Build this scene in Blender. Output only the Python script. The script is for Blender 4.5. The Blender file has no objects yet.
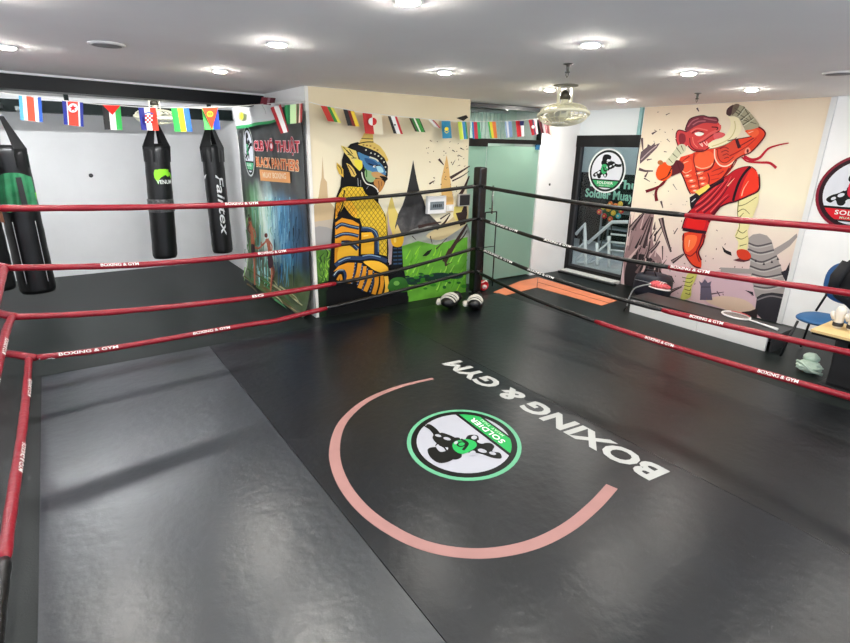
import bpy, bmesh, math, random
from mathutils import Vector, Matrix
from mathutils.geometry import tessellate_polygon
random.seed(7)
S = bpy.context.scene
COL = S.collection
PI = math.pi
# ---------------------------------------------------------------- camera
CAMZ = 1.95
YAW, PITCH, ROLL, FPX = 6.09287708e-01, 3.22488754e-01, 1.81514306e-02, 520.05
_f = Vector((math.sin(YAW)*math.cos(PITCH), math.cos(YAW)*math.cos(PITCH), -math.sin(PITCH)))
_r = Vector((math.cos(YAW), -math.sin(YAW), 0)); _u = _r.cross(_f)
RGT = _r*math.cos(ROLL) + _u*math.sin(ROLL); UPV = -_r*math.sin(ROLL) + _u*math.cos(ROLL); FWD = _f
cd = bpy.data.cameras.new('camera'); cam = bpy.data.objects.new('camera', cd); COL.objects.link(cam)
mw = Matrix.Identity(4)
for i in range(3):
    mw[i][0] = RGT[i]; mw[i][1] = UPV[i]; mw[i][2] = -FWD[i]
mw[2][3] = CAMZ
cam.matrix_world = mw
cd.sensor_fit = 'HORIZONTAL'; cd.sensor_width = 36; cd.lens = FPX*36/850; cd.clip_start = .02
S.camera = cam
def at(px, py, ax, val):
    "point on the plane  axis = val  that the survey of the photograph gives for a pixel"
    d = RGT*((px-425)/FPX) + UPV*(-(py-321.5)/FPX) + FWD
    o = Vector((0, 0, CAMZ)); i = 'xyz'.index(ax)
    return o + d*((val-o[i])/d[i])
# ---------------------------------------------------------------- world, exposure
w = bpy.data.worlds.new('world'); S.world = w; w.use_nodes = True
w.node_tree.nodes['Background'].inputs[0].default_value = (.75, .85, 1, 1)
w.node_tree.nodes['Background'].inputs[1].default_value = 2.4
S.view_settings.view_transform = 'Standard'; S.view_settings.look = 'None'
S.view_settings.gamma = 1; S.view_settings.use_curve_mapping = False
S.view_settings.exposure = 0.38
LAMP_E = 520.0      # strength of the downlight discs
CEIL = 2.54
# ---------------------------------------------------------------- helpers
def lin(c):
    return tuple(((v/255)/12.92 if v/255 <= .04045 else ((v/255+.055)/1.055)**2.4) for v in c)
MATS = {}
def mat(rgb, rough=.55, metal=0., noise=0., scale=6., bump=0., bscale=40., emit=0., trans=0., alpha=1., sheen=0., spec=.5, coat=0., nm=None):
    key = (tuple(rgb), rough, metal, noise, scale, bump, bscale, emit, trans, alpha, spec, coat)
    if key in MATS: return MATS[key]
    m = bpy.data.materials.new(nm or 'paint'); m.use_nodes = True
    nt = m.node_tree; b = nt.nodes['Principled BSDF']
    c = lin(rgb)+(1,)
    b.inputs['Base Color'].default_value = c; b.inputs['Roughness'].default_value = rough
    b.inputs['Metallic'].default_value = metal; b.inputs['Specular IOR Level'].default_value = spec
    b.inputs['Coat Weight'].default_value = coat
    b.inputs['Transmission Weight'].default_value = trans; b.inputs['Alpha'].default_value = alpha
    if emit:
        b.inputs['Emission Color'].default_value = c; b.inputs['Emission Strength'].default_value = emit
    if noise:
        t = nt.nodes.new('ShaderNodeTexCoord')
        n = nt.nodes.new('ShaderNodeTexNoise'); n.inputs['Scale'].default_value = scale; n.inputs['Detail'].default_value = 5
        nt.links.new(t.outputs['Object'], n.inputs['Vector'])
        mr = nt.nodes.new('ShaderNodeMapRange'); mr.inputs[1].default_value = .3; mr.inputs[2].default_value = .7
        mr.inputs[3].default_value = 1-noise; mr.inputs[4].default_value = 1+noise
        nt.links.new(n.outputs['Fac'], mr.inputs[0])
        mx = nt.nodes.new('ShaderNodeVectorMath'); mx.operation = 'SCALE'; mx.inputs[0].default_value = c[:3]
        nt.links.new(mr.outputs[0], mx.inputs['Scale']); nt.links.new(mx.outputs[0], b.inputs['Base Color'])
    if bump:
        t = nt.nodes.new('ShaderNodeTexCoord')
        n = nt.nodes.new('ShaderNodeTexNoise'); n.inputs['Scale'].default_value = bscale; n.inputs['Detail'].default_value = 4
        nt.links.new(t.outputs['Object'], n.inputs['Vector'])
        bp = nt.nodes.new('ShaderNodeBump'); bp.inputs['Strength'].default_value = bump; bp.inputs['Distance'].default_value = .01
        nt.links.new(n.outputs['Fac'], bp.inputs['Height']); nt.links.new(bp.outputs[0], b.inputs['Normal'])
    MATS[key] = m
    return m
def tag(o, label=None, cat=None, group=None, kind=None):
    if label: o['label'] = label
    if cat: o['category'] = cat
    if group: o['group'] = group
    if kind: o['kind'] = kind
    return o
def thing(name, loc, label, cat, group=None, rz=0.):
    o = bpy.data.objects.new(name, None); COL.objects.link(o); o.location = loc; o.rotation_euler = (0, 0, rz)
    o.empty_display_size = .05
    return tag(o, label, cat, group)
class MB:
    "collects shapes in world coordinates, builds ONE mesh object"
    def __init__(s): s.v = []; s.f = []; s.mi = []; s.ms = []; s.sm = []
    def m(s, material):
        if material not in s.ms: s.ms.append(material)
        return s.ms.index(material)
    def add(s, vs, fs, material, smooth=False):
        k = len(s.v); i = s.m(material)
        s.v += [Vector(v) for v in vs]
        for f in fs: s.f.append([k+a for a in f]); s.mi.append(i); s.sm.append(smooth)
    def box(s, c, d, material, rot=None, bev=0.):
        bm = bmesh.new(); bmesh.ops.create_cube(bm, size=1)
        for v in bm.verts: v.co = Vector((v.co.x*d[0], v.co.y*d[1], v.co.z*d[2]))
        if bev: bmesh.ops.bevel(bm, geom=bm.edges[:], offset=bev, segments=2, affect='EDGES', profile=.6)
        if rot is not None: bm.transform(rot.to_4x4() if hasattr(rot, 'to_4x4') else rot)
        bm.transform(Matrix.Translation(c)); s.bm(bm, material, False)
    def bm(s, bm, material, smooth=True):
        bm.verts.index_update()
        s.add([v.co.copy() for v in bm.verts], [[v.index for v in f.verts] for f in bm.faces], material, smooth); bm.free()
    def tube(s, pts, r, material, n=12, closed=False, cap=True):
        pts = [Vector(p) for p in pts]; N = len(pts)
        rr = r if isinstance(r, (list, tuple)) else [r]*N
        vs = []; prev = None
        for i, p in enumerate(pts):
            if closed: t = pts[(i+1) % N]-pts[i-1]
            else: t = pts[min(i+1, N-1)]-pts[max(i-1, 0)]
            t.normalize()
            if prev is None:
                a = Vector((0, 0, 1)) if abs(t.z) < .9 else Vector((1, 0, 0)); x = t.cross(a).normalized()
            else: x = (prev-t*prev.dot(t)).normalized()
            prev = x; y = t.cross(x)
            for k in range(n):
                an = 2*PI*k/n; vs.append(p+(x*math.cos(an)+y*math.sin(an))*rr[i])
        fs = []
        for i in range(N if closed else N-1):
            j = (i+1) % N
            for k in range(n): fs.append([i*n+k, i*n+(k+1) % n, j*n+(k+1) % n, j*n+k])
        if cap and not closed: fs.append(list(range(n))[::-1]); fs.append([(N-1)*n+k for k in range(n)])
        s.add(vs, fs, material, True)
    def lathe(s, prof, material, M=None, n=28, sx=1., sy=1.):
        vs = []; fs = []; M = M or Matrix.Identity(4)
        for r, z in prof:
            for k in range(n):
                a = 2*PI*k/n; vs.append(M @ Vector((r*sx*math.cos(a), r*sy*math.sin(a), z)))
        for i in range(len(prof)-1):
            for k in range(n): fs.append([i*n+k, i*n+(k+1) % n, (i+1)*n+(k+1) % n, (i+1)*n+k])
        fs.append(list(range(n))[::-1]); fs.append([(len(prof)-1)*n+k for k in range(n)])
        s.add(vs, fs, material, True)
    def ball(s, c, d, material, rot=None, sub=3, fn=None):
        bm = bmesh.new(); bmesh.ops.create_icosphere(bm, subdivisions=sub, radius=1)
        for v in bm.verts:
            if fn: v.co = fn(v.co)
            v.co = Vector((v.co.x*d[0], v.co.y*d[1], v.co.z*d[2]))
        if rot is not None: bm.transform(rot.to_4x4())
        bm.transform(Matrix.Translation(c)); s.bm(bm, material, True)
    def quad(s, a, b, c, d, material): s.add([a, b, c, d], [[0, 1, 2, 3]], material)
    def build(s, name, parent=None, label=None, cat=None, group=None, kind=None):
        me = bpy.data.meshes.new(name)
        P = parent.matrix_world.inverted() if parent is not None and parent.type != 'MESH' else None
        off = Vector((0, 0, 0))
        if parent is None and s.v:   # origin at the base of the thing
            n = len(s.v); lo = min(v.z for v in s.v)
            off = Vector((sum(v.x for v in s.v)/n, sum(v.y for v in s.v)/n, lo))
        elif parent is not None: off = world_loc(parent)
        me.from_pydata([tuple(v-off) for v in s.v], [], s.f)
        for m_ in s.ms: me.materials.append(m_)
        for p, i, sm in zip(me.polygons, s.mi, s.sm): p.material_index = i; p.use_smooth = sm
        me.update()
        o = bpy.data.objects.new(name, me); COL.objects.link(o)
        if parent is not None: o.parent = parent
        else: o.location = off
        return tag(o, label, cat, group, kind)
def world_loc(o):
    l = Vector(o.location)
    while o.parent: o = o.parent; l += Vector(o.location)
    return l
def struct(name, mb): return mb.build(name, kind='structure')
def dup(o, delta, **kw):
    c = o.copy(); COL.objects.link(c); c.location = o.location+Vector(delta)
    for k, v in kw.items(): c[k] = v
    for ch in list(o.children):
        d = ch.copy(); COL.objects.link(d); d.parent = c
        for g in list(ch.children):
            e = g.copy(); COL.objects.link(e); e.parent = d
    return c
def smooth_loop(P, closed=True, n=5):
    out = []; N = len(P)
    for i in range(N if closed else N-1):
        g = lambda k: Vector(P[k % N]) if closed else Vector(P[max(0, min(N-1, k))])
        a, b, c, d = g(i-1), g(i), g(i+1), g(i+2)
        for k in range(n):
            t = k/n; out.append(.5*((2*b)+(c-a)*t+(2*a-5*b+4*c-d)*t*t+(3*b-a-3*c+d)*t**3))
    if not closed: out.append(Vector(P[-1]))
    return out
class Paint:
    "flat painted shapes given in 2D, mapped to a surface by fn(x, y, height)"
    def __init__(s, fn, step=.00015, rough=.6): s.fn = fn; s.mb = MB(); s.h = step; s.step = step; s.rough = rough
    def up(s, k=1): s.h += s.step*k
    def poly(s, P, col, smooth=False, n=4, m=None):
        P = smooth_loop([(p[0], p[1]) for p in P], True, n) if smooth else [Vector((p[0], p[1])) for p in P]
        v3 = [Vector((p.x, p.y, 0)) for p in P]
        tris = tessellate_polygon([v3])
        vs = [s.fn(p.x, p.y, s.h) for p in P]
        s.mb.add(vs, [list(t) for t in tris], m or mat(col, s.rough, spec=.2)); s.up()
    def stroke(s, P, w, col, w2=None, smooth=True, m=None):
        P = smooth_loop([(p[0], p[1]) for p in P], False, 5) if smooth and len(P) > 2 else [Vector((p[0], p[1])) for p in P]
        N = len(P); L = []; R = []
        for i, p in enumerate(P):
            t = (P[min(i+1, N-1)]-P[max(i-1, 0)])
            if t.length == 0: t = Vector((1, 0))
            t.normalize(); nn = Vector((-t.y, t.x)); k = i/(N-1)
            ww = (w if w2 is None else w+(w2-w)*k)/2
            L.append(p+nn*ww); R.append(p-nn*ww)
        vs = [s.fn(p.x, p.y, s.h) for p in L+R]
        s.mb.add(vs, [[i, i+1, N+i+1, N+i] for i in range(N-1)], m or mat(col, s.rough, spec=.2)); s.up()
    def ell(s, cx, cy, rx, ry, col, n=28, a0=0, rot=0, m=None):
        c, q = math.cos(rot), math.sin(rot); P = []
        for k in range(n):
            x, y = rx*math.cos(2*PI*k/n), ry*math.sin(2*PI*k/n); P.append((cx+x*c-y*q, cy+x*q+y*c))
        s.poly(P, col, m=m)
_tc = {}
def text_tris(body, bold=0., spacing=1., shear=0.):
    "triangles of a line of text, cap height about .7, start at x = 0"
    key = (body, bold, spacing, shear)
    if key in _tc: return _tc[key]
    c = bpy.data.curves.new('t', 'FONT'); c.body = body; c.offset = bold; c.space_character = spacing; c.shear = shear
    c.resolution_u = 3
    o = bpy.data.objects.new('t', c); COL.objects.link(o)
    bpy.context.view_layer.update()
    dg = bpy.context.evaluated_depsgraph_get()
    me = bpy.data.meshes.new_from_object(o.evaluated_get(dg))
    vs = [tuple(v.co) for v in me.vertices]; fs = [list(p.vertices) for p in me.polygons]
    bpy.data.objects.remove(o); bpy.data.curves.remove(c); bpy.data.meshes.remove(me)
    x0 = min(v[0] for v in vs); x1 = max(v[0] for v in vs); y0 = min(v[1] for v in vs); y1 = max(v[1] for v in vs)
    _tc[key] = (vs, fs, x0, x1, y0, y1); return _tc[key]
def put_text(mb, body, fn, W, H, material, bold=0., spacing=1., shear=0.):
    "text fitted in a W x H box, point (x, y) of the box mapped by fn(x, y)"
    vs, fs, x0, x1, y0, y1 = text_tris(body, bold, spacing, shear)
    mb.add([fn((v[0]-x0)/(x1-x0)*W, (v[1]-y0)/(y1-y0)*H) for v in vs], fs, material)
WHITE = (236, 236, 234)
# ---------------------------------------------------------------- materials of the room
def surface(nm, c1, c2, rough, scale, bump, bscale, r2=None, spec=.5):
    m = bpy.data.materials.new(nm); m.use_nodes = True; nt = m.node_tree; b = nt.nodes['Principled BSDF']
    t = nt.nodes.new('ShaderNodeTexCoord'); n = nt.nodes.new('ShaderNodeTexNoise')
    n.inputs['Scale'].default_value = scale; n.inputs['Detail'].default_value = 6; n.inputs['Roughness'].default_value = .6
    nt.links.new(t.outputs['Object'], n.inputs['Vector'])
    cr = nt.nodes.new('ShaderNodeValToRGB'); cr.color_ramp.elements[0].position = .3; cr.color_ramp.elements[1].position = .7
    cr.color_ramp.elements[0].color = lin(c1)+(1,); cr.color_ramp.elements[1].color = lin(c2)+(1,)
    nt.links.new(n.outputs['Fac'], cr.inputs[0]); nt.links.new(cr.outputs[0], b.inputs['Base Color'])
    b.inputs['Specular IOR Level'].default_value = spec
    if r2:
        n3 = nt.nodes.new('ShaderNodeTexNoise'); n3.inputs['Scale'].default_value = scale*1.7; n3.inputs['Detail'].default_value = 4
        nt.links.new(t.outputs['Object'], n3.inputs['Vector'])
        mr = nt.nodes.new('ShaderNodeMapRange'); mr.inputs[1].default_value = 2.4; mr.inputs[2].default_value = .65
        mr.inputs[3].default_value = rough; mr.inputs[4].default_value = r2
        nt.links.new(n3.outputs['Fac'], mr.inputs[0]); nt.links.new(mr.outputs[0], b.inputs['Roughness'])
    else: b.inputs['Roughness'].default_value = rough
    if bump:
        n2 = nt.nodes.new('ShaderNodeTexNoise'); n2.inputs['Scale'].default_value = bscale; n2.inputs['Detail'].default_value = 5
        nt.links.new(t.outputs['Object'], n2.inputs['Vector'])
        bp = nt.nodes.new('ShaderNodeBump'); bp.inputs['Strength'].default_value = bump; bp.inputs['Distance'].default_value = .01
        nt.links.new(n2.outputs['Fac'], bp.inputs['Height']); nt.links.new(bp.outputs[0], b.inputs['Normal'])
    return m
M_ceil = surface('ceiling_paint', (246, 244, 242), (250, 249, 247), .85, 1.5, .05, 60)
M_wall = surface('white_wall_paint', (240, 240, 239), (246, 246, 245), .7, 2, .05, 50)
M_mat = surface('black_mat', (18, 24, 23), (26, 32, 31), .28, 3, .15, 120, .45, spec=.25)
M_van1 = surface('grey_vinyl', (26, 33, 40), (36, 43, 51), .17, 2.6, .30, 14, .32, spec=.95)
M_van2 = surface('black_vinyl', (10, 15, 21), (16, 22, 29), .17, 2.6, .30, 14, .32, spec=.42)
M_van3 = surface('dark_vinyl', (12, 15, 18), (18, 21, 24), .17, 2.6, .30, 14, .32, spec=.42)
M_beam = mat((8, 12, 17), .4, noise=.2, spec=.3)
M_black = mat((9, 9, 10), .4, spec=.3)
M_red = mat((140, 18, 36), .33, noise=.12, scale=14, bump=.5, bscale=25)
M_blk = mat((9, 9, 10), .36, noise=.1, scale=14, bump=.5, bscale=25)
M_wtext = mat((235, 232, 230), .5)
M_glow = mat((255, 250, 240), .5, emit=LAMP_E)
# ---------------------------------------------------------------- room shell
X0, X1, Y0, Y1 = -2.6, 6.98, -2.6, 9.45
def wallbox(name, x0, x1, y0, y1, z0, z1, m):
    b = MB(); b.box(((x0+x1)/2, (y0+y1)/2, (z0+z1)/2), (x1-x0, y1-y0, z1-z0), m); return struct(name, b)
wallbox('floor', X0-.1, X1+.0, Y0-.1, Y1+.1, -.1, 0, M_mat)
wallbox('ceiling', X0-.1, X1+.12, Y0-.1, Y1+.1, CEIL, CEIL+.1, M_ceil)
def fill_window_wall(name, ax, p, a0, a1, wa0, wa1, z0, z1):
    "wall with one long opening, added to let in fill light"
    b = MB(); th = .1
    def bx(u0, u1, v0, v1, m, t=th):
        c = ((u0+u1)/2, p, (v0+v1)/2) if ax == 'y' else (p, (u0+u1)/2, (v0+v1)/2)
        d_ = (u1-u0, t, v1-v0) if ax == 'y' else (t, u1-u0, v1-v0); return c, d_, m
    for q in (bx(a0, wa0, 0, CEIL, M_wall), bx(wa1, a1, 0, CEIL, M_wall), bx(wa0, wa1, 0, z0, M_wall), bx(wa0, wa1, z1, CEIL, M_wall)): b.box(*q)
    struct(name, b); b = MB(); n = 5
    for k in range(n+1):
        u = wa0+.02+(wa1-wa0-.04)*k/n; b.box(*bx(u-.02, u+.02, z0, z1, M_black, .05))
    b.box(*bx(wa0, wa1, z0, z0+.04, M_black, .05)); b.box(*bx(wa0, wa1, z1-.04, z1, M_black, .05)); return b
bw = fill_window_wall('wall_left', 'x', X0-.05, Y0-.1, Y1+.1, -2.0, 4.6, .7, 2.3); struct('added_window_1', bw)  # unseen window added on the left as soft fill for the ceiling
bw = fill_window_wall('wall_front', 'y', Y0-.05, X0, X1, -2.2, 6.5, .5, 2.35); struct('added_window_2', bw)  # second added window, fills the room from behind the camera
wallbox('wall_back', X0, 2.31, Y1, Y1+.1, 0, CEIL, M_wall)
wallbox('wall_center', 2.31, 4.54, 5.58, Y1, 0, CEIL, M_wall)
wallbox('wall_right', X1, X1+.12, Y0, 4.72, 0, CEIL, M_wall)
wallbox('wall_column', 6.15, X1+.12, 5.84, 6.4, 0, CEIL, M_wall)
# ceiling beam (black steel) with its pale trim, and the rail the bags hang on
BA = math.atan(.19); BR = Matrix.Rotation(BA, 3, 'Z')
def bm_at(x, off=0.): return (x, 6.40+.19*(x+.23)+.1+off, 0)
cB = bm_at(-.15); bl = MB(); bl.box((cB[0], cB[1], 2.470), (5.15, .2, .134), M_beam, BR); bl.box((cB[0], cB[1], 2.400), (5.15, .25, .012), M_beam, BR)
struct('trim_1', bl)
cB = bm_at(-.15, -.125); bl = MB(); bl.box((cB[0], cB[1], 2.531), (5.15, .02, .018), M_wall, BR); struct('trim_2', bl)
bl = MB(); yb = 8.35
bl.box((-.15, yb, 2.35), (4.9, .12, .13), mat((7, 18, 17), .6, spec=.15)); bl.box((-.15, yb, 2.283), (4.9, .2, .014), mat((7, 18, 17), .6, spec=.15))
struct('trim_3', bl)
# ---------------------------------------------------------------- downlights
lamp_spots = [(-.11, 4.73), (1.31, 4.97), (1.26, 3.43), (2.76, 3.74), (2.69, 2.23), (4.2, 2.5), (5.69, 2.72), (5.83, 4.27), (1.35, 2.10),
              (4.33, 4.05), (5.91, 5.40), (-.11, 3.1), (-.11, 1.4), (1.25, .6), (2.7, .6), (4.2, .9), (5.7, .9), (1.2, -1.0), (4.2, -.9), (-1.5, 4.9)]
lamp_lab = ['downlight at the far left edge of the ceiling', 'downlight in the ceiling above the white wall with hanging bags', 'bright downlight left of centre, second from the black beam',
 'downlight above the wall painted with the temple guardian', 'large bright downlight near the middle of the ceiling', 'downlight right of the pair of sprinklers',
 'downlight above the raised fist of the painted red fighter', 'small downlight above the black framed door', 'downlight cut by the top edge of the photo',
 'downlight glowing just left of the ceiling fan bracket', 'small downlight by the glass door transom']
def make_lamp(x, y):
    t = thing('ceiling_downlight', (x, y, CEIL-.012), 'white recessed ceiling downlight outside the picture', 'ceiling light')
    b = MB()
    for r0, r1, z0, z1 in ((.048, .066, -.0, -.004),):
        vs = []; fs = []
        n = 28
        for k in range(n):
            a = 2*PI*k/n; c, q = math.cos(a), math.sin(a)
            vs += [(x+r0*c, y+r0*q, CEIL-.012), (x+r1*c, y+r1*q, CEIL-.010), (x+r1*c, y+r1*q, CEIL)]
        for k in range(n):
            j = (k+1) % n; fs += [[3*k, 3*j, 3*j+1, 3*k+1], [3*k+1, 3*j+1, 3*j+2, 3*k+2]]
        b.add(vs, fs, mat((240, 240, 238), .4), True)
    b.build('rim', t)
    b = MB(); n = 24
    b.lathe([(.050, -.008), (.049, -.0142), (.042, -.0185), (.028, -.021), (.004, -.022)], M_glow, Matrix.Translation((x, y, CEIL)), n)
    b.build('lens', t)
    return t
L0 = make_lamp(*lamp_spots[0])
for i, (x, y) in enumerate(lamp_spots):
    o = L0 if i == 0 else dup(L0, (x-lamp_spots[0][0], y-lamp_spots[0][1], 0))
    o['group'] = 'recessed ceiling downlights'
    o['label'] = 'white recessed '+lamp_lab[i] if i < len(lamp_lab) else 'white recessed ceiling downlight beyond the edge of the photo'
for k, x in enumerate((-1.5, -.1, 1.3)):  # unseen tubes, added to brighten the back wall and ceiling
    yL = 7.0
    t = thing('unseen_tube_lamp', (x, yL, CEIL-.06), 'added white tube lamp hidden behind the black beam, %s of three' % ('leftmost', 'middle one', 'rightmost')[k], 'ceiling light', 'added tube lamps behind the beam')
    b = MB(); b.box((x, yL, CEIL-.02), (1.2, .06, .04), mat((236, 236, 236), .5)); b.build('housing', t)
    b = MB(); b.tube([(x-.57, yL, CEIL-.055), (x+.57, yL, CEIL-.055)], .013, mat((250, 252, 255), .5, emit=165.), 10); b.build('tube', t)
# speakers / vents and sprinklers in the ceiling
def grille(x, y, label):
    t = thing('ceiling_speaker', (x, y, CEIL-.02), label, 'ceiling speaker')
    b = MB(); T = Matrix.Translation((x, y, CEIL-.0))
    b.lathe([(.105, 0), (.105, -.008), (.095, -.014), (.085, -.012)], mat((214, 212, 210), .5), T); b.build('rim', t)
    b = MB(); b.lathe([(.084, -.006), (.084, -.0135), (.01, -.016)], mat((120, 118, 118), .7, noise=.3, scale=200), T); b.build('grille', t)
grille(.42, 4.18, 'grey round ceiling speaker above the hanging bags on the left')
grille(5.0, 1.78, 'grey round ceiling speaker at the right edge of the ceiling')
def sprinkler(x, y, label):
    b = MB(); T = Matrix.Translation((x, y, CEIL)); m = mat((120, 118, 112), .35, .8)
    b.lathe([(.035, 0), (.035, -.004), (.012, -.012), (.010, -.05), (.018, -.052), (.018, -.06), (.006, -.062)], m, T, 16)
    b.tube([(x-.012, y, CEIL-.06), (x-.016, y, CEIL-.075), (x, y, CEIL-.09), (x+.016, y, CEIL-.075), (x+.012, y, CEIL-.06)], .003, m, 6)
    b.build('fire_sprinkler', label=label, cat='sprinkler')
sprinkler(3.18, 2.82, 'small metal fire sprinkler on the ceiling just above the fan')
sprinkler(5.69, 3.25, 'small metal fire sprinkler on the ceiling above the painted red fighter')
# ---------------------------------------------------------------- ring canvas
RX0, RX1, RY0, RY1 = -.37, 4.95, -.8, 5.27
cv = thing('ring_canvas', (2.2, 2.3, 0), 'dark vinyl ring canvas of a light grey and two black panels', 'ring canvas')
def panel(x0, x1, m, lab=None):
    b = MB(); b.box(((x0+x1)/2, (RY0+RY1)/2, .004), (x1-x0-.004, RY1-RY0, .008), m, bev=.002); return b.build('vinyl_panel', cv, lab)
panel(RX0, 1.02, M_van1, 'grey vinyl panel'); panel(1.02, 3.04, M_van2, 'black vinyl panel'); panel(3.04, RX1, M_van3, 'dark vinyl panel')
cz = .0085
# pink circle arc painted on the canvas
arc = [(433, 378.5), (400, 386.5), (367, 400.5), (343, 422), (334.5, 450), (341, 479), (361, 507), (392, 530.5), (431, 547.5), (480, 553.5), (528, 546), (566, 528.5), (594, 506), (612, 486.5)]
P = [at(x, y, 'z', cz) for x, y in arc]
pt = Paint(lambda x, y, h: Vector((x, y, cz+h)), .0006)
Pm = [(p.x, p.y) for p in P]
pm = mat((156, 114, 110), .6, noise=.06)
Ps = smooth_loop(Pm, False, 6); N = len(Ps); L = []; R = []
for i, p in enumerate(Ps):
    t = Ps[min(i+1, N-1)]-Ps[max(0, i-1)]; t.normalize(); nn = Vector((-t.y, t.x)); k = i/(N-1)
    wd = .036+.036*min(1, k*3.2)
    L.append(p+nn*wd/2); R.append(p-nn*wd/2)
pt.mb.add([pt.fn(p.x, p.y, pt.h) for p in L+R], [[i, N+i, N+i+1, i+1] for i in range(N-1)], pm)
pt.mb.build('painted_arc', cv, 'pink painted arc')
# lettering
b = MB()
put_text(b, 'BOXING & GYM', lambda x, y: Vector((2.945-y, 1.44+x, cz+.0006)), 2.2, .205, mat((172, 174, 172), .6), bold=.038, spacing=1.02, shear=.08)
b.build('lettering', cv, 'white lettering')
def soldier_logo(pt, ringc, bandc, outer=None, text='SOLDIER', accent=None, W=(216, 218, 226)):
    "round emblem in unit coordinates: soldier aiming a rifle over a band of text"
    K = (8, 9, 10); accent = accent or bandc
    if outer: pt.ell(0, 0, 1.0, 1.0, outer, 48)
    pt.ell(0, 0, .93, .93, ringc, 48); pt.ell(0, 0, .83, .83, W, 48)
    R = .83
    def seg(ya, yb, col):
        a0 = math.asin(ya/R); a1 = math.asin(yb/R); P = []
        for k in range(9): a = a0+(a1-a0)*k/8; P.append((R*math.cos(a), R*math.sin(a)))
        for k in range(9): a = a1+(a0-a1)*k/8; P.append((-R*math.cos(a), R*math.sin(a)))
        pt.poly(P, col)
    seg(-.38, -.44, K); seg(-.44, -.72, bandc); seg(-.72, -.76, K)
    # back leg and body in black
    pt.poly([(-.05, .3), (-.22, .22), (-.42, 0), (-.62, -.1), (-.72, -.22), (-.6, -.3), (-.5, -.22), (-.42, -.34), (-.3, -.34), (-.2, -.2), (-.02, -.3), (.08, -.16), (.0, .02), (.25, .1), (.42, .2), (.3, .3), (.1, .26)], K, True)
    pt.poly([(-.30, .52), (-.24, .7), (-.04, .74), (.16, .66), (.14, .52), (.02, .46), (-.1, .4), (-.24, .38)], K, True)     # hair and helmet
    pt.poly([(-.3, .46), (-.1, .5), (.16, .5), (.2, .38), (.12, .26), (-.1, .2), (-.32, .3)], K, True); pt.poly([(-.02, .52), (.14, .5), (.17, .4), (.08, .33), (-.04, .38)], W, True)   # face
    pt.stroke([(-.06, .42), (.04, .4), (.14, .43)], .03, K)
    pt.poly([(.0, .34), (.16, .44), (.36, .42), (.46, .34), (.74, .3), (.74, .22), (.56, .2), (.36, .22), (.2, .14), (.12, .02), (.04, .06), (.1, .2)], K, True)   # rifle
    pt.stroke([(.5, .28), (.82, .34)], .035, K)
    pt.poly([(-.28, .24), (-.1, .3), (.06, .18), (.02, -.04), (-.12, -.14), (-.26, -.06)], accent, True)     # vest
    pt.stroke([(-.2, .18), (-.1, .0), (.06, .02)], .05, K); pt.ell(-.06, .1, .07, .09, K); pt.ell(-.06, .1, .045, .06, accent)
    for x, y, a, q in ((-.4, -.08, .08, .05), (-.55, -.18, .06, .04), (-.2, -.22, .07, .05), (.2, .22, .07, .04), (.36, .3, .06, .035), (-.04, -.2, .05, .06), (-.36, .1, .05, .07), (.02, .16, .03, .05)):
        pt.ell(x, y, a, q, W, 12, rot=.5)
    put_text(pt.mb, text, lambda x, y: pt.fn(x-.44, y-.59, pt.h), .88, .12, mat((236, 240, 236), .6), bold=.02, spacing=1.1); pt.up()
    put_text(pt.mb, 'MUAY THAI', lambda x, y: pt.fn(x-.3, y-.69, pt.h), .6, .06, mat((200, 230, 200), .6), bold=.01, spacing=1.2); pt.up()
# floor emblem: its top points towards -X
c0 = Vector((2.06, 2.45, cz)); maj = Vector((math.cos(math.radians(50)), math.sin(math.radians(50)), 0)); mnr = Vector((-maj.y, maj.x, 0))
def floor_fn(x, y, h):
    p = Vector((-y, x, 0))*.43
    return c0+maj*p.dot(maj)*1.07+mnr*p.dot(mnr)*.925+Vector((0, 0, h))
pt = Paint(floor_fn, .0003, .4); soldier_logo(pt, (6, 8, 10), (34, 160, 80), (96, 166, 130), W=(168, 170, 180)); pt.mb.build('emblem', cv, 'round green, black and white emblem of a rifleman')
# ---------------------------------------------------------------- ring ropes and posts
NPX, NY = 4.60, 5.38
ropesN = [[(-.41, 1.435), (.5, 1.40), (1.49, 1.38), (2.4, 1.385), (3.4, 1.415), (4.52, 1.485)],
          [(-.43, .955), (.5, .88), (1.44, .865), (2.4, .88), (3.4, .94), (4.50, 1.06)],
          [(-.478, .54), (.25, .465), (1.39, .42), (2.4, .44), (3.4, .51), (4.52, .66)],
          [(-.38, .15), (.2, .12), (1.37, .125), (1.75, .118), (2.1, .145), (3.4, .24), (4.50, .35)]]
split = [at(348, 199, 'y', NY).x, at(340, 245, 'y', NY).x, at(334, 284, 'y', NY).x, at(327, 308, 'y', NY).x]
EX = 4.62
ropesE = [[(5.33, 1.475), (4.3, 1.43), (3.37, 1.41), (2.3, 1.42), (1.35, 1.45), (.3, 1.46), (-.75, 1.49)],
          [(5.31, 1.05), (4.3, .95), (3.29, .91), (2.3, .94), (1.25, 1.0), (.3, 1.04), (-.75, 1.08)],
          [(5.30, .65), (4.3, .54), (3.23, .50), (2.2, .52), (1.15, .57), (.2, .62), (-.75, .66)],
          [(5.32, .32), (4.3, .21), (3.18, .18), (2.1, .195), (1.07, .24), (.1, .28), (-.75, .32)]]
splitE = [at(686, 215, 'x', EX).y, at(667, 266, 'x', EX).y, at(663, 309, 'x', EX).y, at(594, 320, 'x', EX).y]
WX = -.42
WXS = [-.43, -.45, -.478, -.435]
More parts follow.
